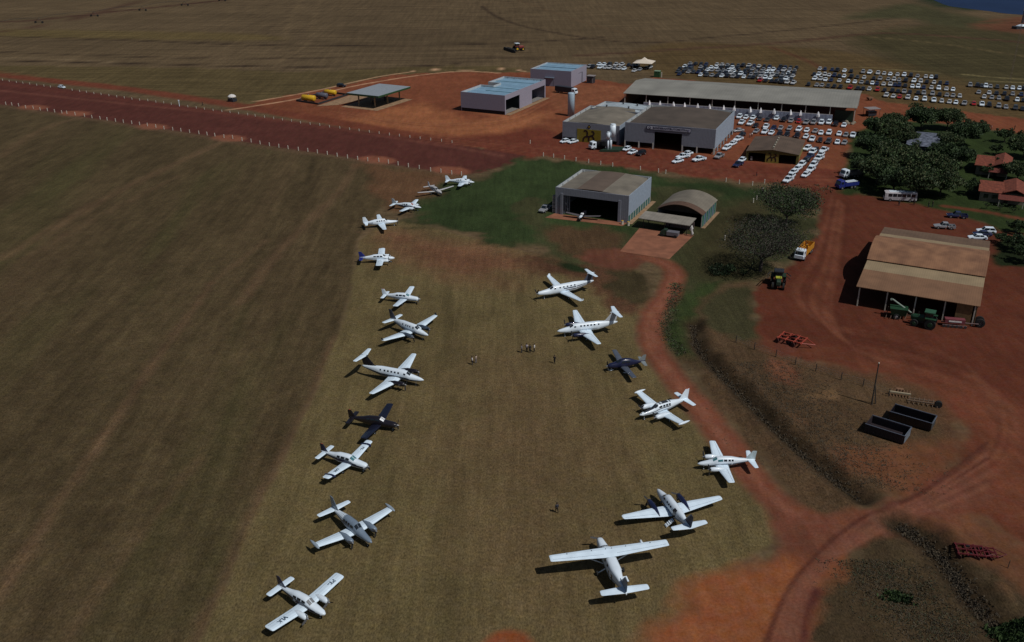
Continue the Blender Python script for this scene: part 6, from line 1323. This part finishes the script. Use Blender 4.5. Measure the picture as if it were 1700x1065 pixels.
MB().box(-1.9, 1.9, -.6, .6, .8, 1.7).build('hopper', mat('maroon_box', (.16, .04, .05), .6), r); MB().box(-1.2, 1.2, -.66, -.61, 1.12, 1.42).build('worn_sign_strip', WHITEC, r); q = MB(); q.box(-2.3, 2.3, -.9, -.7, .4, .55); q.box(-2.3, 2.3, .7, .9, .4, .55); q.tube((2, 0, .9), (4.6, .2, .8), .09, .09, 6); q.build('frame', mat('dull_pink_steel', (.16, .10, .10), .7), r)
for k in range(6): q = MB(); q.tube((-2+k*.8, -1.0, .3), (-2+k*.8, -.9, .3), .3, .3, 10); q.build('disc', DARKM, r)
r = thing('dual_wheel_axle', 'pair of big dark farm wheels at the farm shed corner', 'wheels', G(1625, 541), R(-20))
for y in (-.9, .5):
    q = MB(); q.rings([[(rr_*math.cos(t_), y+o_, .95+rr_*math.sin(t_)) for t_ in (j*math.pi/10 for j in range(20))] for rr_, o_ in ((.55, 0), (.9, .02), (.95, .12), (.95, .38), (.9, .48), (.55, .5))], caps=False); q.build('tyre', TYRE, r); q = MB(); q.tube((0, y+.15, .95), (0, y+.35, .95), .56, .56, 14); q.build('rim', mat('grey_rim', (.08, .08, .08), .6), r)
MB().tube((0, -.9, .95), (0, .9, .95), .12, .12, 8).build('axle', DARKM, r)
def cultivator(label, px, py, hd, m, s=1):
    r = thing('cultivator', label, 'farm implement', G(px, py), hd); q = MB()
    for y in (-1.2, 0, 1.2): q.box(-2.4, 1.8, y-.09, y+.09, .75, .95)
    for x in (-2.2, -.9, .5, 1.7): q.box(x-.08, x+.08, -1.5, 1.5, .75, .93)
    q.tube((1.8, -1.1, .85), (3.6, 0, .7), .08, .08, 6); q.tube((1.8, 1.1, .85), (3.6, 0, .7), .08, .08, 6); q.tube((-1, 0, .95), (.6, 0, 1.7), .09, .07, 6); q.build('frame', m, r)
    for x in (-2.2, .5):
        q = MB()
        for k in range(8): y = -1.5+k*.42; q.tube((x, y-.03, .42), (x+.05, y+.05, .42), .40, .40, 10)
        q.build('disc_gang', mat('dark_red_steel', (.06, .015, .012), .7), r)
    wheels(r, [(-.4, 1.0), (-.4, -1.0)], .48, .25, rim=DARKM); r.scale = (s,)*3
cultivator('orange-red disc cultivator at the yard edge above the fence posts', 1317, 569, R(-38), REDLT, 1.2)
cultivator('red cultivator on the dirt near the right edge, lowest in view', 1612, 920, R(-12), mat('crimson_paint', (.10, .012, .015), .5), .85)
cultivator('second red cultivator beside the lowest one, nearer the edge', 1634, 922, R(-10), MATS['crimson_paint'], .75)
r = thing('stake', 'short dark stake in the dirt near the red cultivators', 'stake', G(1673, 943)); MB().tube((0, 0, 0), (.05, 0, 1.3), .06, .05, 6).build('post', WOOD, r)
# skips
def skip(label, c, H, m, mi):
    loc, a, W, D = rect(c, H); r = thing('open_container', label, 'container', loc, a, 'open grain containers')
    q = MB(); q.box(0, W, 0, .1, .25, H); q.box(0, W, D-.1, D, .25, H); q.box(0, .1, .1, D-.1, .25, H); q.box(W-.1, W, .1, D-.1, .25, H, 1); q.box(.1, W-.1, .1, D-.1, .25, .35); 
    for k in range(9): q.box(W*(k+.5)/9-.06, W*(k+.5)/9+.06, -.08, -.002, .25, H-.05)
    q.build('container_body', [m, mi], r)
    q = MB(); q.box(-.04, W+.04, -.1, .0, H+.001, H+.09); q.box(-.04, W+.04, D, D+.1, H+.001, H+.09); q.box(W+.01, W+.1, 0, D, H-.1, H+.05); q.build('rim', mat('blue_grey_rim', (.10, .12, .16), .6), r)
    for x in (.6, W-1.0): MB().box(x, x+.3, .2, D-.2, 0, .25).build('skid', DARKM, r)
skip('dark open container with pale end, nearer to the pole', [(1436, 703), (1503, 724), (1513, 709), (1449, 689.5)], 1.7, mat('maroon_black', (.022, .016, .02), .6), mat('pale_end', (.14, .17, .20), .6))
skip('black open container beside the scrap implements', [(1477, 683), (1547, 702), (1556, 690), (1486, 671)], 1.7, BLACKP, mat('dark_end', (.04, .05, .055), .6))
r = thing('scrap_implement', 'rusty scrap frame with a pale beam behind the pole', 'scrap', G(1493, 657), R(-20))
MB().box(-1.8, 1.8, -.15, .15, .5, .75).build('beam', mat('pale_beam', (.32, .27, .18), .8), r); q = MB(); [q.tube((-1.5+k*.5, -.6, .1), (-1.3+k*.5, .8, .9), .06, .06, 6) for k in range(7)]; q.box(-.6, .6, .8, 1.4, .2, .9); q.build('frame', RUST2, r)
r = thing('scrap_implement', 'rusty planter frame stretching behind the black container', 'scrap', G(1532, 672), R(-20))
q = MB(); q.box(-2.6, 2.6, -.1, .1, .5, .65); q.box(-2.2, 2.0, .7, .85, .5, .65); [q.tube((-2.3+k*.75, -.5, .15), (-2.1+k*.75, 1.0, .8), .06, .06, 6) for k in range(7)]; q.build('frame', mat('tan_steel', (.13, .09, .06), .8), r); q = MB(); q.tube((2.4, -.3, .6), (2.4, .3, .6), .6, .6, 14); q.build('wheel', TYRE, r)

# ---------------- trees ----------------
def leafcloud(mb, c, rad, n, size, r_, mats=2, flat=.75):
    for _ in range(n):
        while True:
            d = Vector((r_.uniform(-1, 1), r_.uniform(-1, 1), r_.uniform(-1, 1)))
            if .15 < d.length < 1: break
        p = c+Vector((d.x*rad, d.y*rad, d.z*rad*flat)); s = size*r_.uniform(.6, 1.3)
        a = Vector((r_.gauss(0, 1), r_.gauss(0, 1), r_.gauss(0, .6))).normalized(); b = a.orthogonal().normalized(); b.rotate(Matrix.Rotation(r_.uniform(0, 6.3), 3, a)); e = a.cross(b)
        mb.quad(p-b*s-e*s*.4, p+b*s*.3-e*s*.55, p+b*s+e*s*.35, p-b*s*.2+e*s*.6, m=r_.choice(range(mats)) if mats > 1 else 0)
def tree_mesh(kind, seed, h, rad, nclump, nleaf, size, mats, bare=False):
    r_ = random.Random(seed); t = MB(); cr = MB(); th = h*.30
    t.tube((0, 0, 0), (.1, .05, th), .28*h/8, .2*h/8, 8); tips = []
    for k in range(7 if not bare else 12):
        a = k*2.4+r_.uniform(-.3, .3); el = r_.uniform(.5, 1.1); L = rad*r_.uniform(.7, .95)
        p0 = Vector((.1, .05, th*r_.uniform(.75, 1))); p1 = p0+Vector((math.cos(a)*L*.5, math.sin(a)*L*.5, (h-th)*.38*el)); p2 = p1+Vector((math.cos(a+.3)*L*.4, math.sin(a+.3)*L*.4, (h-th)*.3*el))
        t.tube(p0, p1, .13*h/8, .08*h/8, 6); t.tube(p1, p2, .08*h/8, .03*h/8, 5); tips += [p1, p2]
        for j in range(3 if not bare else 7):
            b_ = p1.lerp(p2, r_.random()); q_ = b_+Vector((r_.uniform(-1, 1), r_.uniform(-1, 1), r_.uniform(.1, .9)))*rad*.35; t.tube(b_, q_, .04, .015, 4); tips.append(q_)
    for k in range(nclump):
        if k < len(tips) and r_.random() < .75: c = tips[k % len(tips)]+Vector((r_.uniform(-.5, .5), r_.uniform(-.5, .5), r_.uniform(0, .8)))
        else:
            a = r_.uniform(0, 6.3); q_ = math.sqrt(r_.random())*rad*.9; c = Vector((math.cos(a)*q_, math.sin(a)*q_, th+(h-th)*(.25+.65*r_.random()*(1-.45*(q_/rad)**2))))
        leafcloud(cr, c, rad*r_.uniform(.16, .30), nleaf, size, r_, mats)
    return t, cr
TP = {}
def tree(px, py, key, label, sc_=1., rot=None, grp='trees round the farm houses'):
    g = G(px, py); rz = rnd.uniform(0, 6.3) if rot is None else rot
    if key not in TP:
        P = dict(lush=(1, 9.0, 6.2, 150, 74, .30, [LEAF, LEAFD, LEAFY]), dark=(2, 8.5, 5.6, 130, 74, .30, [LEAFD, LEAF, LEAFD]), olive=(3, 8.5, 6.0, 140, 72, .30, [LEAFY, LEAF, LEAFD]), small=(4, 4.4, 2.8, 44, 56, .2, [LEAFD, LEAF]), shrub=(5, 1.5, .9, 12, 30, .14, [LEAFD, LEAF]))[key]
        t, c = tree_mesh(key, P[0], P[1], P[2], P[3], P[4], P[5], len(P[6]))
        r = thing('tree' if key != 'shrub' else 'shrub', label, 'tree' if key != 'shrub' else 'shrub', g, rz, grp); t.build('trunk', BRANCH, r); c.build('crown', P[6], r); TP[key] = r; r.scale = (sc_,)*3
    else: r = dup(TP[key], g, rz, label, grp); r.scale = (sc_*rnd.uniform(.95, 1.05),)*3; r['category'] = 'tree' if key != 'shrub' else 'shrub'
for args in [(1452, 225, 'dark', 'dark green tree at the back left corner of the grove', .8), (1482, 218, 'lush', 'green tree at the back of the grove by the dirt road', .75), (1480, 240, 'lush', 'bright green tree inside the grove, left of the grey-roofed house', 1.0), (1445, 262, 'dark', 'dark tree on the grove left edge beside the yard', .95), (1528, 216, 'dark', 'dark tree directly behind the grey-roofed house', 1.0),
        (1572, 214, 'lush', 'green tree behind the right end of the grey-roofed house', .85), (1598, 240, 'dark', 'dark round tree right of the grey-roofed house', .95), (1622, 228, 'dark', 'dark tree at the lawn, second right of the grey-roofed house', .65), (1590, 278, 'dark', 'dark tree between the grey-roofed house and the lawn', .8), (1558, 272, 'dark', 'dark tree right in front of the grey-roofed house', .8),
        (1480, 285, 'olive', 'olive-green tree in the middle left of the grove', 1.05), (1455, 305, 'lush', 'green tree above the white truck at the grove edge', 1.0), (1512, 300, 'olive', 'reddish olive tree in the grove centre', 1.05), (1545, 305, 'lush', 'green tree at the centre right of the grove', 1.0), (1482, 322, 'dark', 'dark tree right behind the minibus', .95), (1520, 328, 'olive', 'olive tree beyond the minibus right end', 1.0), (1560, 325, 'lush', 'green tree at the grove front right corner', .85), (1508, 268, 'lush', 'green tree just below the grey-roofed house', .6), (1432, 292, 'dark', 'dark tree overhanging the blue truck', .75), (1498, 246, 'lush', 'green tree overlapping the left end of the grey-roofed house', .75), (1572, 250, 'olive', 'olive tree overlapping the right end of the grey-roofed house', .7)]:
    tree(*args)
for args in [(1667, 236, 'small', 'low dark tree standing alone on the back lawn', 1.1), (1653, 256, 'small', 'small tree left of the farther tiled house', .8), (1698, 262, 'lush', 'dark crown at the right edge behind the tiled house', .8), (1698, 240, 'small', 'small tree on the lawn at the right edge', 1.1), (1660, 288, 'small', 'small tree in front of the farther tiled house porch', .9), (1688, 300, 'lush', 'leafy tree between the two tiled houses', .7), (1640, 292, 'small', 'small bush-like tree left between the tiled houses', .8), (1612, 322, 'small', 'dark low tree left of the nearer tiled house', 1.0),
        (1692, 388, 'small', 'dark bush in the curbed bed at the right edge', .8), (1682, 384, 'small', 'dark bush on the left of the curbed bed', .6), (1672, 410, 'small', 'bush behind the farm shed right corner', .7), (1690, 418, 'small', 'larger bush behind the farm shed at the right edge', 1.0), (1698, 436, 'small', 'bush lowest beside the farm shed right corner', 1.0), (1660, 403, 'small', 'small bush touching the farm shed back corner', .6)]:
    tree(*args, grp='small garden trees')
for x, y in ((1637, 346), (1659, 349), (1682, 353)): tree(x, y, 'shrub', 'small round shrub on the lawn strip, %s of three' % {1637: 'left', 1659: 'middle', 1682: 'right'}[x], 1., None, 'three lawn shrubs')
# two sparse brownish trees by the yard
for (px, py, sd, h, rad, lab, ms, nc) in ((1304, 376, 11, 11, 8.4, 'thinly leaved olive tree, the farther of two by the yard', [LEAFD, LEAF, TWIG], 190), (1262, 450, 12, 12.5, 9.2, 'bare brown-grey tree, the nearer of two by the yard', [TWIG, LEAFD, TWIG], 240)):
    t, c = tree_mesh('bare', sd, h, rad, nc, 62, .15 if sd == 12 else .19, 3, True)
    r = thing('bare_tree', lab, 'tree', G(px, py), 0); t.build('trunk', BRANCH, r); c.build('crown', ms, r)
r = thing('bush', 'dark dense bush left of the bare tree', 'bush', G(1208, 452)); q = MB(); r_ = random.Random(5); t = MB()
for k in range(16): c = Vector((r_.uniform(-3.6, 3.6), r_.uniform(-1.8, 1.8), r_.uniform(.5, 1.6))); t.tube((c.x*.3, c.y*.3, 0), c, .06, .02, 5); leafcloud(q, c, 1.0, 70, .2, r_, 2)
t.build('stem', BRANCH, r); q.build('foliage', [LEAFD, LEAFD], r)

# ---------------- rough growth (stuff) ----------------
def zg(x, y):
    i = int(np.clip(np.searchsorted(xs, x)-1, 0, len(xs)-2)); j = int(np.clip(np.searchsorted(ys, y)-1, 0, len(ys)-2)); fx = (x-xs[i])/(xs[i+1]-xs[i]); fy = (y-ys[j])/(ys[j+1]-ys[j])
    return float((Z[j, i]*(1-fx)+Z[j, i+1]*fx)*(1-fy)+(Z[j+1, i]*(1-fx)+Z[j+1, i+1]*fx)*fy)
def brush(pts, wd, n, size, mats, name, label, hmax=.8, seed=1):
    P = [Vector(p) for p in smooth_line(gp(pts), 8)]; r_ = random.Random(seed); q = MB(); L = [(b-a).length for a, b in zip(P, P[1:])]; T = sum(L)
    for _ in range(n):
        s = r_.random()*T; i = 0
        while s > L[i] and i < len(L)-1: s -= L[i]; i += 1
        d = (P[i+1]-P[i]).normalized(); nrm = Vector((-d.y, d.x)); c = P[i]+d*s+nrm*r_.gauss(0, wd*.33)
        h = r_.uniform(.15, hmax); m = r_.randrange(len(mats))
        for _k in range(4):
            a = r_.uniform(0, 6.3); e = Vector((math.cos(a), math.sin(a), 0))*size*r_.uniform(.5, 1.2); b = Vector((c.x, c.y, zg(c.x, c.y)-.03))+Vector((r_.uniform(-.3, .3), r_.uniform(-.3, .3), 0)); t_ = b+Vector((r_.uniform(-.2, .2), r_.uniform(-.2, .2), h))
            q.quad(b-e*.5, b+e*.5, t_+e*.6, t_-e*.35, m=m)
    o = q.build(name, mats); tag(o, label, 'undergrowth', None, 'stuff'); return o
DRY = mat('dry_grass', (.070, .056, .036), .95, var=.3); BRN = mat('dark_brush', (.055, .044, .031), .95, var=.4); TAN = mat('tan_grass', (.085, .066, .042), .95, var=.3)
brush([(1150, 535), (1158, 570), (1185, 605), (1230, 650), (1285, 705), (1340, 755), (1390, 795), (1430, 825)], 1.5, 650, .15, [BRN, DRY, TAN], 'brushwood', 'long dark strip of brushwood filling the ditch beside the track', .32, 1)
brush([(1492, 868), (1530, 890), (1570, 930), (1610, 985), (1650, 1030), (1690, 1070)], 2.2, 900, .15, [BRN, DRY, TAN], 'brushwood', 'dark strip of brushwood crossing the lower right corner', .32, 2)
FG = mat('faded_green_grass', (.050, .055, .028), .95)
brush([(1450, 930), (1480, 985), (1530, 1030), (1600, 1075)], 9, 2200, .10, [DRY, TAN, FG], 'dry_tufts', 'dry grass tufts scattered over the lower right scrub', .16, 3)
brush([(1250, 600), (1330, 680), (1420, 760), (1440, 810)], 15, 3200, .10, [DRY, TAN, DRY], 'dry_tufts', 'dry grass tufts scattered between fence and ditch', .14, 4)
brush([(1125, 470), (1112, 520), (1105, 548), (1130, 590)], 2.4, 700, .14, [FG, LEAF, DRY], 'green_tufts', 'green tufts along the inner bend of the track', .2, 5)
brush([(1490, 985), (1492, 1000)], 2.2, 160, .24, [LEAF, LEAFD], 'green_tufts', 'green weed clump in the lower right scrub', .5, 6)
brush([(1680, 1035), (1700, 1060)], 4, 700, .25, [LEAF, LEAFD], 'green_tufts', 'green bushes at the lower right corner', .9, 7)
